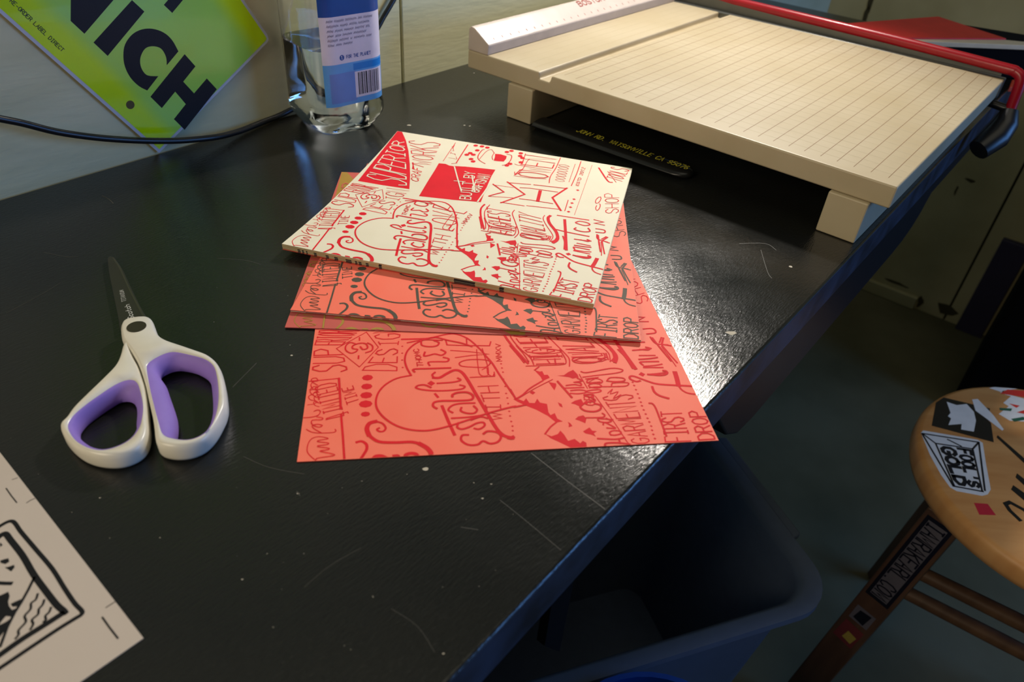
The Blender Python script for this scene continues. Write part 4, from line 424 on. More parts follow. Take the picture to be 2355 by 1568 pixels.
# ================================================================== PEN CASE UNDER THE TRIMMER
pc = MB(); p0 = Vector((137.5, 582)); p1 = Vector((6, 676)); d_ = (p1-p0).normalized(); n_ = Vector((d_.y, -d_.x)); L_ = (p1-p0).length
def pf(t, x, z): q = p0+d_*t+n_*x; return (q.x, q.y, z)
rings = []
secs = [(-1, .5), (0, 4), (2, 7), (6, 9.5), (14, 11), (40, 12), (110, 12), (L_, 12)]
for t, hw in secs:
    hz = min(3.6, hw*.6); rings.append(pc.verts([pf(t, hw*math.cos(a)+6, 4+hz*math.sin(a)) for a in [k*math.pi/8 for k in range(16)]]))
for i in range(len(rings)-1):
    for k in range(16): pc.quad(rings[i]+k, rings[i]+(k+1) % 16, rings[i+1]+(k+1) % 16, rings[i+1]+k)
pc.f.append(tuple(rings[0]+k for k in range(16))); pc.m.append(0); pc.f.append(tuple(rings[-1]+k for k in reversed(range(16)))); pc.m.append(0)
case = pc.build('pen_case', m_pen, None, smooth=True, scale=MM)
tag(case, 'slim black tapered case with yellow address print lying under the cream trimmer', 'case')
mb = MB()
q0 = [(118, 1.2), (10, 1.2), (10, 8.5), (118, 8.5)]
for ww, sm, P in text_strokes('JOHN RD. WATSONVILLE CA 95076', .8, [(119, 5.2), (5, 5.2), (5, 12.8), (119, 12.8)], .3):
    ribbon(mb, P, ww*.9, 7.75, 0, 0, lambda x, y, z: pf(x, y, z))
for P in ([(6, 9), (3.5, 5.5)],): ribbon(mb, P, .8, 7.2, 0, 0, lambda x, y, z: pf(x, y, z))
mb.build('address_print', m_yel, case, merge=False, fixn=False, scale=MM)

# ================================================================== RED FOLDER AND CASE ON THE FAR TABLE END
fo = MB()
fo.face([(382, 988, 44), (537, 1071, 44), (583, 978, 44), (426, 938, 44)][::-1]); fo.face([(382, 988, 42.4), (537, 1071, 42.4), (583, 978, 42.4), (426, 938, 42.4)])
vv = [(382, 988), (537, 1071), (583, 978), (426, 938)]
for i in range(4): a, b = vv[i], vv[(i+1) % 4]; fo.face([(a[0], a[1], 42.4), (b[0], b[1], 42.4), (b[0], b[1], 44), (a[0], a[1], 44)])
tag(fo.build('folder', m_redpaper, scale=MM), 'red folder lying flat on the board behind the red trimmer arm', 'folder')
mb = MB(); mb.prism([(424, 934), (622, 962), (626, 975), (584, 979), (537, 1070), (384, 988)], 36.5, 42.2); tag(mb.build('pale_board', m_ivory, scale=MM, bevel=.0008), 'pale board edge under the red folder on the black case', 'board')
mb = MB(); mb.prism([(436, 938), (640, 968), (652, 1040), (560, 1080), (400, 990)], .3, 36.3); tag(mb.build('equipment_case', m_blackmat, scale=MM, bevel=.003), 'low black case under the red folder at the far table end', 'case')
mb = MB(); mb.prism([(571, 908), (603, 912), (628, 940), (590, 940)], .3, 6); tag(mb.build('booklet', m_orangebk, scale=MM, bevel=.0005), 'small orange booklet beside the trimmer arm at the table corner', 'booklet')

# ================================================================== SCISSORS
SO = GEO['SO']
sci = empty('scissors', (SO[0]*MM, SO[1]*MM, 0), 0, 'scissors with white and purple handles and dark blades on the black table', 'scissors')
def resamp(P, n):
    P = list(P)+[P[0]]; d = [0]
    for a, b in zip(P, P[1:]): d.append(d[-1]+math.dist(a, b))
    out = []; j = 0
    for k in range(n):
        t = d[-1]*k/n
        while d[j+1] < t: j += 1
        u = (t-d[j])/(d[j+1]-d[j]); out.append((P[j][0]+(P[j+1][0]-P[j][0])*u, P[j][1]+(P[j+1][1]-P[j][1])*u))
    return out
def area2(P): return sum(P[i][0]*P[(i+1) % len(P)][1]-P[(i+1) % len(P)][0]*P[i][1] for i in range(len(P)))
def offset(P, d):    # positive = inward for CCW
    out = []; n = len(P)
    for i in range(n):
        a, b = P[i-1], P[(i+1) % n]; t = Vector((b[0]-a[0], b[1]-a[1])); t.normalize()
        out.append((P[i][0]-t.y*d, P[i][1]+t.x*d))
    return out
def prep(P, n):
    P = [tuple(p) for p in P]
    if area2(P) < 0: P = P[::-1]
    P = resamp(catmull(P, 5, True), n)
    for _ in range(2): P = [tuple((P[i-1][k]+2*P[i][k]+P[(i+1) % n][k])/4 for k in (0, 1)) for i in range(n)]
    return P
def handle(name, O, I, H, zb, zt, mat, parent):
    n = 150; O = prep(O, n); I = prep(I, 110); H = prep(H, 110)
    bm = bmesh.new()
    def loop(P, z): return [bm.verts.new((x*MM, y*MM, (z(x, y) if callable(z) else z)*MM)) for x, y in P]
    layers = [(1.6, zb), (.5, zb+.7), (0, zb+2.2), (0, zt-3.2), (.35, zt-1.6), (1.0, zt-.5), (1.8, zt)]
    L = [loop(offset(O, d), z) for d, z in layers]
    for a, b in zip(L, L[1:]):
        for i in range(n): j = (i+1) % n; bm.faces.new((a[i], a[j], b[j], b[i]))
    It = loop(I, zt); Ib = loop(I, zb)
    def capf(a, b, flip):
        e = []
        for lp in (a, b):
            for i in range(len(lp)): e.append(bm.edges.get((lp[i], lp[(i+1) % len(lp)])) or bm.edges.new((lp[i], lp[(i+1) % len(lp)])))
        r = bmesh.ops.triangle_fill(bm, use_beauty=True, edges=e)
    capf(L[-1], It, 0); capf(L[0], Ib, 1)
    for i in range(len(It)): j = (i+1) % len(It); bm.faces.new((It[j], It[i], Ib[i], Ib[j]))
    bmesh.ops.recalc_face_normals(bm, faces=bm.faces)
    me = bpy.data.meshes.new(name); bm.to_mesh(me); bm.free(); me.materials.append(mat)
    for p_ in me.polygons: p_.use_smooth = True
    o = link(bpy.data.objects.new(name, me)); o.parent = parent
    # rubber lining
    mbp = MB(); m = 110
    Hs = H
    # align start of H with I by nearest
    best = min(range(m), key=lambda s: sum(math.dist(I[i], Hs[(i+s) % m]) for i in range(0, m, 5))); Hs = [Hs[(i+best) % m] for i in range(m)]
    def mixl(t): return [(I[i][0]*(1-t)+Hs[i][0]*t, I[i][1]*(1-t)+Hs[i][1]*t) for i in range(m)]
    prof_ = [(0.0, zt+.02), (.2, zt-.25), (.5, zt-1.4), (.8, zt-3.4), (1.0, zt-6.0), (1.0, zb+1.4), (.7, zb+.1), (.0, zb+.1)]
    R = [mbp.verts([(x, y, z) for x, y in mixl(t)]) for t, z in prof_]
    for a, b in list(zip(R, R[1:])):
        for i in range(m): j = (i+1) % m; mbp.quad(a+i, a+j, b+j, b+i)
    r_ = mbp.build('rubber_lining', m_purple, o, smooth=True, scale=MM); tag(r_, 'purple rubber finger lining')
    for p_ in r_.data.polygons: p_.use_smooth = True
    return o
IL, IR = GEO['IL'], GEO['IR']
def hole_from(I, k, extra):
    P = prep(I, 60); cx = sum(p[0] for p in P)/60; cy = sum(p[1] for p in P)/60; out = []
    Q = offset(P, k)
    for (x, y), (x0, y0) in zip(Q, P): out.append((x, y))
    return out
HLp = [[-4.2, -11.6], [-.6, -10.2], [3.6, -11.6], [8.6, -18.5], [12.6, -28], [14.8, -32.5], [16.0, -38], [15.4, -42.1], [12.3, -45.6], [8.0, -47.4], [2.8, -46.6], [-3, -43.6], [-8.6, -39.4], [-11.6, -34.5], [-12.0, -28.5], [-9.9, -22], [-7.0, -16.0]]
HRp = [[8.5, 7.5], [10.2, 12.5], [14.5, 15.5], [22.5, 15.0], [29.5, 12.0], [35, 7.2], [41, -5.2], [45.2, -16.0], [47.6, -25.0], [48.2, -32.5], [45.8, -37.2], [42.2, -39.2], [38, -39.3], [35.2, -37.6], [33.6, -31.2], [29.9, -22.3], [25.5, -15.3], [20.7, -8.2], [15.5, -.5]]
OLp = [[-18.5, 31], [-17.6, 24], [-15.4, 16.8]] + GEO['OL'][2:-2] + [[-9.0, 17.5], [-13.5, 24.5], [-15.5, 31]]
hl = handle('handle', OLp, IL, HLp, .6, 10.6, m_white, sci)
hr = handle('handle', GEO['OR'], IR, HRp, .8, 11.2, m_white, sci)
# blades
Bp = prep(GEO['blade'], 70)
for nm, z0, z1, dx, dy in (('blade', .4, 1.7, 1.2, -.6), ('blade', 1.8, 3.1, 0, 0)):
    b_ = MB(); P = [(x+dx, y+dy) for x, y in Bp]
    b_.prism(P, z0, z1-.0); o_ = b_.build(nm, m_blade, sci, bevel=.0003, scale=MM)
mb = MB(); E = [(-69.2, 117.6), (-58.9, 105.4), (-43.9, 85.2), (-30.6, 68.1), (-20.5, 55.4)]
ribbon(mb, E, .9, 3.16, 0, 1); ed_ = mb.build('ground_edge', m_bladeedge, o_, merge=False, scale=MM)
mb = MB()
for t, q, w in (('Scotch', GEO['tx1'], .42), ('TITANIUM', GEO['tx2'], .26)):
    for ww, sm, P in text_strokes(t, w, q): ribbon(mb, P, ww, 3.18, 0, 0)
mb.build('blade_print', m_print, o_, merge=False, scale=MM)
mb = MB(); mb.tube([(-16.3, 38.9, 10.7), (-16.3, 38.9, 11.45)], 5.0, 32); mb.build('pivot_screw', m_screw, sci, smooth=True, scale=MM)

# ================================================================== BOTTLE
BCx, BCy, BR = -177.0, 653.5, math.radians(46)
bot = empty('water_bottle', (BCx*MM, BCy*MM, 0), BR, 'clear plastic water bottle with blue label standing against the wall', 'bottle')
def rsq(w, r, n=9):
    out = []; h = w/2
    r = min(r, h*.999)
    for cx, cy, a0 in ((h-r, h-r, 0), (-h+r, h-r, 90), (-h+r, -h+r, 180), (h-r, -h+r, 270)):
        for k in range(n): a = math.radians(a0+90*k/(n-1)); out.append((cx+r*math.cos(a), cy+r*math.sin(a)))
    return out
secB = [(0.3, 50, 12), (1.0, 54, 13), (4, 58, 14), (13, 69.5, 17), (16, 71.5, 18), (22, 71.5, 18), (26, 70, 18), (40, 70, 18), (120, 70, 18), (170, 70, 19), (190, 68, 24), (205, 58, 26), (218, 42, 20.5), (230, 29, 14), (240, 26, 12.9), (252, 26, 12.9)]
def loft(secs, shrink, zadd=0, ztop=None, capb=True, capt=False):
    b_ = MB(); R = []
    S2 = []
    for i, (z, w, r) in enumerate(secs):
        if ztop is not None and z > ztop:
            (za, wa, ra) = secs[i-1]; f = (ztop-za)/(z-za); S2.append((ztop, wa+(w-wa)*f, ra+(r-ra)*f)); break
        S2.append((z, w, r))
    for z, w, r in S2: R.append(b_.verts([(x, y, z+(zadd if z < 2 else 0)) for x, y in rsq(w-2*shrink, max(2, r-shrink))]))
    n = 36
    for a, c in zip(R, R[1:]):
        for k in range(n): b_.quad(a+k, a+(k+1) % n, c+(k+1) % n, c+k)
    if capb:
        # pushed-up base with ribs
        w = S2[0][1]-2*shrink; cur = R[0]
        for f, dz in ((.8, .6), (.55, 3.5), (.25, 7)):
            nx = b_.verts([(x*f*(1+.12*math.cos(math.atan2(y, x)*8)*(1 if f < .7 else 0)), y*f*(1+.12*math.cos(math.atan2(y, x)*8)*(1 if f < .7 else 0)), S2[0][0]+zadd+dz) for x, y in rsq(w, max(2, S2[0][2]-shrink))])
            for k in range(n): b_.quad(cur+(k+1) % n, cur+k, nx+k, nx+(k+1) % n)
            cur = nx
        b_.f.append(tuple(cur+k for k in reversed(range(n)))); b_.m.append(0)
    if capt: b_.f.append(tuple(R[-1]+k for k in range(n))); b_.m.append(0)
    return b_, R
def glass(name, ior, rough=0.0, col=(1, 1, 1, 1)):
    m = bpy.data.materials.new(name); m.use_nodes = True; nt = m.node_tree; b = nt.nodes['Principled BSDF']
    b.inputs['Base Color'].default_value = col; b.inputs['Transmission Weight'].default_value = 1.0; b.inputs['IOR'].default_value = ior; b.inputs['Roughness'].default_value = rough
    no = nt.nodes.new('ShaderNodeTexNoise'); no.inputs['Scale'].default_value = 60; tc = nt.nodes.new('ShaderNodeTexCoord'); nt.links.new(tc.outputs['Object'], no.inputs[0])
    bp = nt.nodes.new('ShaderNodeBump'); bp.inputs['Strength'].default_value = .12; bp.inputs['Distance'].default_value = .0006; nt.links.new(no.outputs[0], bp.inputs['Height']); nt.links.new(bp.outputs[0], b.inputs['Normal'])
    return m
m_pet = glass('clear_pet', 1.45, .02, (.97, .985, 1, 1)); m_water = glass('water', 1.33, 0, (.96, .985, .99, 1))
outer, Ro = loft(secB, 0); n0 = len(outer.v)
inner, Ri = loft(secB, .45, .5)
for v in inner.v: outer.v.append(v)
for f in inner.f: outer.f.append(tuple(i+n0 for i in reversed(f))); outer.m.append(0)
for k in range(36): outer.quad(Ro[-1]+k, Ro[-1]+(k+1) % 36, n0+Ri[-1]+(k+1) % 36, n0+Ri[-1]+k)
body = outer.build('bottle_body', m_pet, bot, smooth=True, scale=MM, fixn=False)
wb2, Rw = loft(secB, .38, .45, ztop=74, capt=True)
wat = wb2.build('water', m_water, bot, smooth=True, scale=MM, fixn=False)
mb = MB(); mb.tube([(0, 0, 240), (0, 0, 262)], 15, 32); mb.build('cap', m_stk_white, bot, smooth=True, scale=MM)
# label wraps the face towards the room (local -y) and a little of the corner
per = rsq(67.4+.5, 18.2, 9)
m_lblue = M('label_blue', srgb(88, 158, 222), .35); m_lblue2 = M('label_deep_blue', srgb(20, 120, 205), .35); m_lpurp = M('label_periwinkle', srgb(92, 132, 205), .35); m_lwhite = M('label_white', srgb(214, 208, 226), .35)
m_lnavy = M('label_navy', srgb(10, 70, 150), .35); m_lgrey = M('label_small_print', srgb(120, 122, 150), .5)
def wrap(t, z, o=0.0):          # t: mm along face from its left (seen from the room); face local y = -h
    h = 35.2+o; r = 18.2; s = t-31.0      # s=0 at the middle of the face
    half = 35.2-r
    if abs(s) <= half: return (s, -h, z)
    sg = 1 if s > 0 else -1; a = min((abs(s)-half)/r, math.pi/2+.6); rr = r+o
    x = sg*(half+rr*math.sin(a)); y = -(35.2-r)-rr*math.cos(a)
    return (x, y, z)
def lquad(mb, t0, t1, z0, z1, mi, o=0.0, n=None):
    n = n or max(1, int((t1-t0)/1.5))
    b = mb.verts([wrap(t0+(t1-t0)*i/n, z, o) for i in range(n+1) for z in (z0, z1)])
    for i in range(n): mb.quad(b+2*i, b+2*i+2, b+2*i+3, b+2*i+1, mi)
mb = MB()
T0, T1 = 1.5, 62.5
lquad(mb, T0, T1, 28, 63.5, 0); lquad(mb, T0, T1, 63.5, 101, 1); lquad(mb, T0, T1, 101, 160, 2)
lquad(mb, T0+5, T0+30, 31, 56, 3, .06); lquad(mb, T0+28, T1, 56.5, 62, 4, .06)
lquad(mb, T0+29, T1-2, 33, 55, 1, .07)
xx = T0+32; random.seed(2)
for w in (1, .5, .5, 1.2, .4, .8, 1.4, .4, .5, 1, .5, .5, .9, .4, 1.1, .5, .5):
    if xx+w < T1-3: lquad(mb, xx, xx+w, 35, 54, 5, .12)
    xx += w+random.choice((.5, .6, .8))
def ltext(t, w, q, mi, gap=.3, o=.12):
    for ww, sm, P in text_strokes(t, w, q, gap): ribbon(mb, P, ww, o, mi, 0, lambda x, y, z: wrap(x, y, z))
ltext('FOR THE PLANET', .45, [(T0+22, 67.2), (T0+46, 67.2), (T0+46, 69.8), (T0+22, 69.8)], 2)
cx, cz = T0+17.5, 68.5; b = mb.verts([wrap(cx+2.3*math.cos(a*.5236), cz+2.3*math.sin(a*.5236), .1) for a in range(12)]); mb.f.append(tuple(b+i for i in range(12))); mb.m.append(2)
ltext('1', .5, [(cx-.9, cz-1.4), (cx+.9, cz-1.4), (cx+.9, cz+1.4), (cx-.9, cz+1.4)], 1, o=.2)
lines = ['FOR EVERY BOTTLE OF WATER', 'PEOPLE MAKE FROM SPRING', 'THE SAME WATER HELPS US', 'AND THE EARTH REMAINS', 'FRESH GIVES A BETTER DAY', 'AND THE EARTH']
for i, t in enumerate(lines):          # small print, too small to read
    z = 98.5-3.7*i; x = T0+6
    for wd in t.split(' '):
        L_w = 1.75*len(wd); P = [(x+L_w*q/(3*len(wd)), z-(0 if q % 2 else 1.6)+random.uniform(-.3, .3)) for q in range(3*len(wd)+1)]
        ribbon(mb, P, .38, .12, 6, 0, lambda a, b_, c: wrap(a, b_, c)); x += L_w+1.75
mb.build('label', [m_lblue, m_lwhite, m_lnavy, m_lpurp, m_lblue2, m_ink, m_lgrey], bot, merge=False, fixn=False, scale=MM)

# ================================================================== CABLE
cb = MB()
pts = [(-640, 78, 330), (-520, 238, 205), (-418, 374, 128), (-385, 418, 90), (-356, 456, 64), (-345.5, 470, 55), (-333.7, 486.0, 43.4), (-318.9, 505.7, 32.5), (-304.3, 525.0, 23.8), (-290.4, 543.4, 16.8), (-277.5, 560.6, 11.5), (-261.2, 582.2, 7.0), (-250.5, 606, 3.8), (-239.5, 629.5, 3.2), (-228, 652, 3.2), (-210, 683, 8), (-186.5, 706.5, 20), (-170, 726, 38), (-155.1, 741, 59.9), (-149.0, 748.5, 70.5), (-140.4, 759, 84.6), (-122, 787, 118), (-98, 819, 165), (-74, 851, 300), (-66, 862, 560), (-62, 867, 860)]
cb.tube(catmull(pts, 4), 2.5, 12); tag(cb.build('power_cable', m_cable, smooth=True, scale=MM), 'thin black cable drooping past the yellow sign and behind the bottle', 'cable')

# ================================================================== LICENCE-PLATE SIZED SIGN
m, nt, b = node_mat('fluorescent_sign', srgb(168, 214, 0), .22, .5, 0, .3)
n = nt.nodes; Ln = nt.links; tc = n.new('ShaderNodeTexCoord'); sx = n.new('ShaderNodeSeparateXYZ'); Ln.new(tc.outputs['Object'], sx.inputs[0])
mr = n.new('ShaderNodeMapRange'); mr.interpolation_type = 'SMOOTHSTEP'; mr.inputs[1].default_value = .012; mr.inputs[2].default_value = .026; Ln.new(sx.outputs[0], mr.inputs[0])
mr2 = n.new('ShaderNodeMapRange'); mr2.interpolation_type = 'SMOOTHSTEP'; mr2.inputs[1].default_value = .128; mr2.inputs[2].default_value = .112; Ln.new(sx.outputs[0], mr2.inputs[0])
mu = n.new('ShaderNodeMath'); mu.operation = 'MULTIPLY'; Ln.new(mr.outputs[0], mu.inputs[0]); Ln.new(mr2.outputs[0], mu.inputs[1])
mx = n.new('ShaderNodeMix'); mx.data_type = 'RGBA'; mx.inputs[6].default_value = srgb(196, 238, 0); mx.inputs[7].default_value = srgb(164, 224, 92); Ln.new(mu.outputs[0], mx.inputs[0]); Ln.new(mx.outputs[2], b.inputs['Base Color'])  # pale middle paints in the bluish light veil; left yellow band is own colour
m_sign = m
m_signedge = M('clear_sign_edge', srgb(196, 204, 222), .3)
b0 = GEO['b0']; sg = empty('sign', (b0[0]*MM, b0[1]*MM, b0[2]*MM), 0, 'yellow-green metal sign with black letters standing on its corner at the wall', 'sign')
sa = math.radians(31.5)
ex = A*math.cos(sa)+Z*math.sin(sa); ey = -A*math.sin(sa)+Z*math.cos(sa)
sg.matrix_world = Matrix(((ex.x, ey.x, N.x, b0[0]*MM), (ex.y, ey.y, N.y, b0[1]*MM), (ex.z, ey.z, N.z, b0[2]*MM), (0, 0, 0, 1)))
def trapz(i):   # plate outline inset by i
    P = [(0+i, 0+i*.98), (133.5-i*.2, -3+i), (136.6-i*.6, -1.6+i*.7), (138-i, 2+i*.2), (139+3.2-i, 297), (138-i, 300-i), (-12.6+i, 300-i)]
    return P
mb = MB(); mb.prism(trapz(0), -.6, .2); mb.build('sign_rim', m_signedge, sg, scale=MM, bevel=.0002)
mb = MB(); fill(mb, trapz(2.4), .3, 0); pan = mb.build('sign_face', m_sign, sg, scale=MM, merge=False, fixn=False)
mb = MB()
N2 = [(33.8, 121.7), (23.6, 112.7), (24.3, 101.0), (69.5, 104.4), (69.0, 116), (46, 114.4), (70, 134), (70.5, 144), (22.5, 141), (23, 130.5), (44, 131.6)]
Ypoly = [tuple(GEO['Y'][0]), tuple(GEO['Y'][1]), (108, 71), (131, 55), (132, 66), (118, 76), (131, 90), (131, 100), (106, 79)]
for P in (GEO['H'], GEO['I'], N2, Ypoly): fill(mb, [tuple(p) for p in P], .36, 0)
C = [tuple(p) for p in GEO['C']]; co = catmull(C[:12], 4); ci = catmull(C[12:], 4); fill(mb, co+ci, .36, 0)
for t, (y0, y1) in (('A', (163, 187)), ('W', (150, 152)),): pass
q = GEO['small']; base = 3.6
for ww, sm, P in text_strokes('RE-ORDER LABEL DIRECT', .5, [(3.6, 145), (3.9, 102.9), (6.4, 102.9), (6.2, 145)], .3): ribbon(mb, P, .45, .36, 1, 0)
hx, hy = GEO['hole']; 
mb.build('sign_lettering', [m_ink, M('olive_small_print', srgb(60, 76, 20), .5)], pan, scale=MM, merge=False, fixn=False)
mb = MB(); pts = [(hx+3.3*math.cos(a*.3927), hy+3.3*math.sin(a*.3927)) for a in range(16)]; fill(mb, pts, .37, 0); mb.build('bolt_hole', M('hole_shade', srgb(92, 84, 56), .9), sg, scale=MM, merge=False, fixn=False)

# ================================================================== WHITE PRINT IN THE CORNER
px_, py_, pa_ = GEO['pap']
mb = MB(); mb.box((0, 0, .05), (260, 200, .25))
for w, sm, P in GEO['pS']: ribbon(mb, P, w, .29, 1, sm)
for P in GEO['pF']: fill(mb, P, .285, 1)
pp = mb.build('art_proof', [m_paper, m_ink], scale=MM, merge=False, fixn=False); pp.location = (px_*MM, py_*MM, 0); pp.rotation_euler = (0, 0, pa_)
tag(pp, 'white paper with thick black framed drawing and crop marks at the table corner', 'paper')

# ================================================================== STOOL
SC = Vector((618.4, 557.6)); SZ = -300.0; SR = 163.0
stl = empty('stool', (SC.x*MM, SC.y*MM, FZ*MM), 0, 'round wooden stool covered with stickers standing right of the table', 'stool')
so = -FZ
mb = MB(); rp = [(0, SZ-30), (SR-8, SZ-30), (SR-2.5, SZ-27.5), (SR, SZ-20), (SR, SZ-8), (SR-2, SZ-2.4), (SR-7, SZ), (0, SZ)]
ns = 72; R = []
for r, z in rp[1:-1]: R.append(mb.verts([(r*math.cos(k*2*math.pi/ns), r*math.sin(k*2*math.pi/ns), z+so) for k in range(ns)]))
for a, c in zip(R, R[1:]):
    for k in range(ns): mb.quad(a+k, a+(k+1) % ns, c+(k+1) % ns, c+k)
mb.f.append(tuple(R[0]+k for k in reversed(range(ns)))); mb.m.append(0); mb.f.append(tuple(R[-1]+k for k in range(ns))); mb.m.append(0)
seat = mb.build('seat', m_wood, stl, smooth=True, scale=MM)
def stickers(name, label, items):
    b_ = MB(); mats = []
    for keys, mat, z, w in items:
        mats.append(mat)
        for k in keys:
            P = GEO[k]
            P = [(x, y) if math.hypot(x, y) < SR-5 else (x*(SR-5)/math.hypot(x, y), y*(SR-5)/math.hypot(x, y)) for x, y in P]
            if w: ribbon(b_, P, w, SZ+so+z, len(mats)-1, 0)
            else: fill(b_, P, SZ+so+z, len(mats)-1)
    o = b_.build(name, mats, seat, merge=False, fixn=False, scale=MM); tag(o, label); return o
stickers('sticker', 'black sticker with white emblem', [(('blk',), m_stk_black, .15, 0), (('gly', 'w1'), m_stk_white, .25, 0)])
sl_ = [(('slab',), m_stk_white, .15, 0), (tuple('l%d' % i for i in range(1, 11)), m_ink, .25, 2.0)]
GEO_o = ['o%d' % i for i in range(1, 10)]
gold = stickers('sticker', 'white slab-shaped sticker with block lettering', sl_)
# the slab's words: FOOL'S / GOLD set in two columns
q1 = [GEO['l7'][0], GEO['l7'][1], GEO['l6'][1], GEO['l6'][0]]
b_ = MB()
def inq(s, t): return bil([tuple(q1[0]), tuple(q1[1]), tuple(q1[2]), tuple(q1[3])], s, t)
for t, a, b1, c1, c2 in (("GOLD", .07, .93, .12, .47), ("FOOL'S", .05, .93, .58, .93)):
    for ww, sm, P in text_strokes(t, 3.6, [inq(a, c1), inq(b1, c1), inq(b1, c2), inq(a, c2)], .3): ribbon(b_, P, 4.4 if t == 'GOLD' else 3.5, SZ+so+.27, 0, 0)
b_.build('sticker_lettering', m_ink, seat, merge=False, fixn=False, scale=MM)
stickers('sticker', 'small crimson square sticker', [(('redsq',), m_stk_crim, .15, 0)])
stickers('sticker', 'black marker strokes', [(('line', 'k1', 'k2'), m_stk_black, .15, 0), (('arc',), m_stk_black, .16, 4.5)])
stickers('sticker', 'red, white and green sticker', [(('wh',), m_stk_white, .15, 0), (('r1', 'r2', 'r3'), m_stk_red, .25, 0), (('gr1', 'gr2'), m_stk_green, .25, 0)])
# legs: flat splayed boards
Tt = Vector((469.9-SC.x, 525.8-SC.y)); base_a = math.atan2(Tt.y, Tt.x)
def leg_geo(ang, main):
    T = Vector((math.cos(ang)*151*.985, math.sin(ang)*151*.985, SZ-30+so)); 
    a2 = ang if not main else math.radians(185)
    Bv = Vector((T.x+45*math.cos(a2 if main else ang), T.y+45*math.sin(a2 if main else ang), .5))
    return T, Bv
legs = []
for k in range(4):
    ang = (base_a, math.radians(284), math.radians(350), math.radians(84))[k]; T, Bv = leg_geo(ang, k == 0)
    T = T - Vector((math.cos(ang)*6, math.sin(ang)*6, 0))
    wd = Vector((math.cos(base_a+math.radians(-62)+k*math.pi/2), math.sin(base_a+math.radians(-62)+k*math.pi/2), 0)) if k == 0 else Vector((-math.sin(ang), math.cos(ang), 0))
    td = Vector((-wd.y, wd.x, 0)); hw, ht = 19, 9
    b_ = MB(); P = [c + wd*sx_*hw + td*sy_*ht for c in (Bv, T) for sx_, sy_ in ((-1, -1), (1, -1), (1, 1), (-1, 1))]
    v = b_.verts(P)
    for q in ((0, 3, 2, 1), (4, 5, 6, 7), (0, 1, 5, 4), (1, 2, 6, 5), (2, 3, 7, 6), (3, 0, 4, 7)): b_.quad(*[v+i for i in q])
    lg = b_.build('leg', m_wood2, stl, scale=MM, bevel=.002); legs.append((T, Bv, wd, td))
    if k == 0:
        nn = (T-Bv).normalized(); fz = -1 if (wd.cross(nn)).dot(Vector((-.5, -1, .3))) < 0 else 1
        side = -ht-.15 if td.dot(Vector((-SC.x, -SC.y, 0))) < 0 else ht+.15
        def LF(x, y, z): c = T+(Bv-T)*(y/ (T-Bv).length) + wd*x + td*(side+(z if side > 0 else -z)); return tuple(c)
        s_ = MB(); fill(s_, [(-14.5, 8), (14.5, 8), (14.5, 152), (-14.5, 152)], .1, 0, LF); fill(s_, [(-10.5, 13), (10.5, 13), (10.5, 147), (-10.5, 147)], .2, 2, LF)
        for ww, sm, P in text_strokes('IAMRAKEARL.COM', 2.0, [(9, 15), (9, 145), (-9, 145), (-9, 15)], .3): ribbon(s_, P, ww, .3, 0, 0, LF)
        fill(s_, [(-12, 175), (12, 175), (12, 200), (-12, 200)], .1, 2, LF); fill(s_, [(-8, 178), (6, 180), (8, 196), (-6, 198)], .2, 0, LF)
        fill(s_, [(-13, 208), (12, 206), (14, 240), (-12, 242)], .1, 3, LF); fill(s_, [(-10, 222), (2, 220), (4, 234), (-8, 236)], .2, 4, LF)
        s_.build('sticker', [m_stk_black, m_stk_grey, M('sticker_ground', srgb(96, 92, 100), .6), M('sticker_red_dim', srgb(110, 40, 40), .6), M('sticker_yellow_dim', srgb(170, 150, 60), .6)], lg, merge=False, fixn=False, scale=MM)
for k, zz in ((0, 330), (1, 330), (2, 330), (3, 330)):
    for dz in ((0, -36) if k == 0 else (0,)):
        Ta, Ba = legs[k][:2]; Tb, Bb = legs[(k+1) % 4][:2]
        def at(T, B, z): f = (z-B.z)/(T.z-B.z); return B+(T-B)*f
        b_ = MB(); pa, pb = at(Ta, Ba, zz+dz), at(Tb, Bb, zz+dz); b_.tube([pa, pa+(pb-pa)*.5, pb], [8, 9, 8], 14); b_.build('rung', m_wood2, stl, smooth=True, scale=MM)

# ================================================================== STORAGE BIN UNDER THE TABLE
ba = math.radians(201.5); d1 = Vector((math.cos(ba), math.sin(ba))); d2 = Vector((-.357, .934)).normalized(); d2 = Vector((d1.y, -d1.x)) if Vector((d1.y, -d1.x)).dot(d2) > 0 else Vector((-d1.y, d1.x))
C0 = Vector((368, 458)); BWd, BLn, RZ, BH = 505.0, 320.0, -400.0, 340.0
bn = empty('storage_bin', (0, 0, FZ*MM), 0, 'open blue-grey plastic storage bin on the floor under the table', 'bin')
def rrect(ins, r, n=8):
    out = []
    for cx, cy, a0 in ((ins+r, ins+r, 180), (BWd-ins-r, ins+r, 270), (BWd-ins-r, BLn-ins-r, 0), (ins+r, BLn-ins-r, 90)):
        for k in range(n): a = math.radians(a0+90*k/(n-1)); out.append((cx+r*math.cos(a), cy+r*math.sin(a)))
    return out
def bf(x, y, z): q = C0+d1*x+d2*y; return (q.x, q.y, z+750)
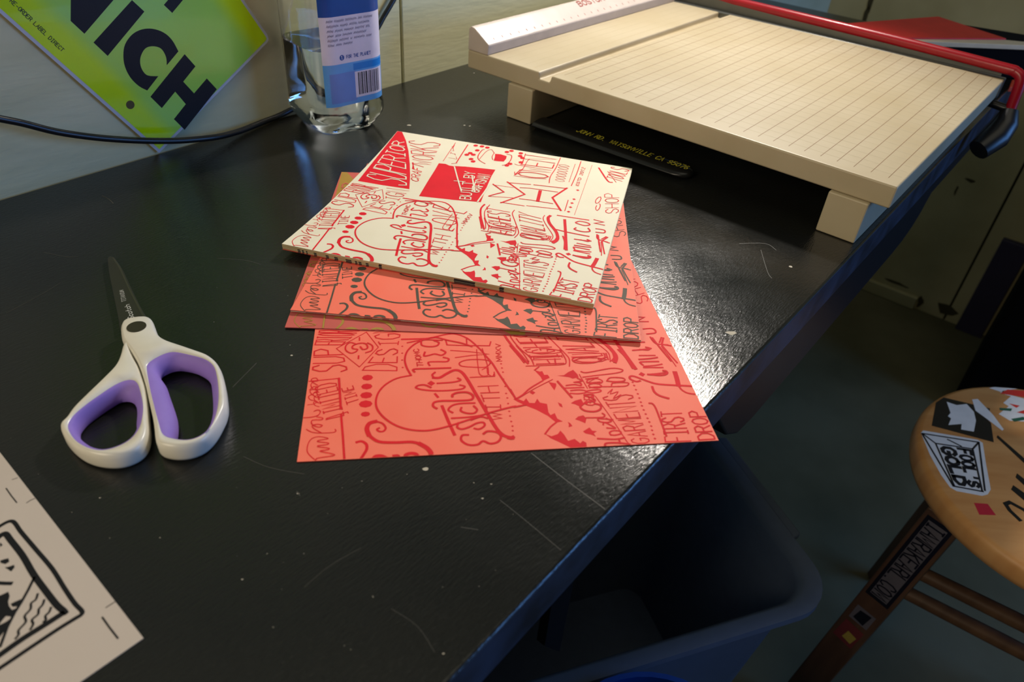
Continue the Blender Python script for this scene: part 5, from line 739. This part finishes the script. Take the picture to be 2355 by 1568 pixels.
secs2 = [(rrect(46, 30), RZ-BH), (rrect(18, 46), RZ-14), (rrect(14, 48), RZ-12), (rrect(0, 52), RZ-10), (rrect(0, 52), RZ), (rrect(14, 46), RZ), (rrect(21, 44), RZ-8), (rrect(49, 28), RZ-BH+4)]
b_ = MB(); R = [b_.verts([bf(x, y, z) for x, y in P]) for P, z in secs2]; n = 32
for a, c in zip(R, R[1:]):
    for k in range(n): b_.quad(a+k, a+(k+1) % n, c+(k+1) % n, c+k, 0)
b_.f.append(tuple(R[0]+k for k in range(n))); b_.m.append(0); b_.f.append(tuple(R[-1]+k for k in range(n))); b_.m.append(0)
b_.build('tub', m_bin, bn, smooth=True, scale=MM)
b_ = MB(); b_.prism([(-14, 90), (0, 86), (0, 254), (-14, 250)], RZ-12, RZ-2, 0, bf); b_.build('carry_handle', m_bin, bn, scale=MM, bevel=.003)
# blue bucket beside the bin
bk = empty('bucket', (.153, .264, FZ*MM), 0, 'bright blue plastic bucket on the floor in front of the bin', 'bucket')
b_ = MB(); ns = 40; prof2 = [(78, .5), (91, 348), (95, 350), (95, 362), (90, 362), (75, 6)]
R = [b_.verts([(r*math.cos(k*2*math.pi/ns), r*math.sin(k*2*math.pi/ns), z) for k in range(ns)]) for r, z in prof2]
for a, c in zip(R, R[1:]):
    for k in range(ns): b_.quad(a+k, a+(k+1) % ns, c+(k+1) % ns, c+k)
b_.f.append(tuple(R[0]+k for k in range(ns))); b_.m.append(0); b_.f.append(tuple(R[-1]+k for k in range(ns))); b_.m.append(0)
b_.build('bucket_shell', m_binblue, bk, smooth=True, scale=MM)

# ================================================================== PANEL AND CABINET BEHIND THE STOOL
b_ = MB(); b_.box((WB-22, -36, FZ), (WB-4, 24, FZ+252), 0, F); tag(b_.build('wall_panel', M('dusk_purple_panel', srgb(44, 38, 62), .6), bevel=.002), 'dark purple board standing against the wall left of the black cabinet', 'board')
b_ = MB(); b_.box((1522, 29, FZ), (WB-8, 520, FZ+620), 0, F)
bg = b_.build('speaker_cabinet', m_blackmat, bevel=.015); tag(bg, 'tall black cabinet on the floor behind the sticker-covered stool', 'cabinet')
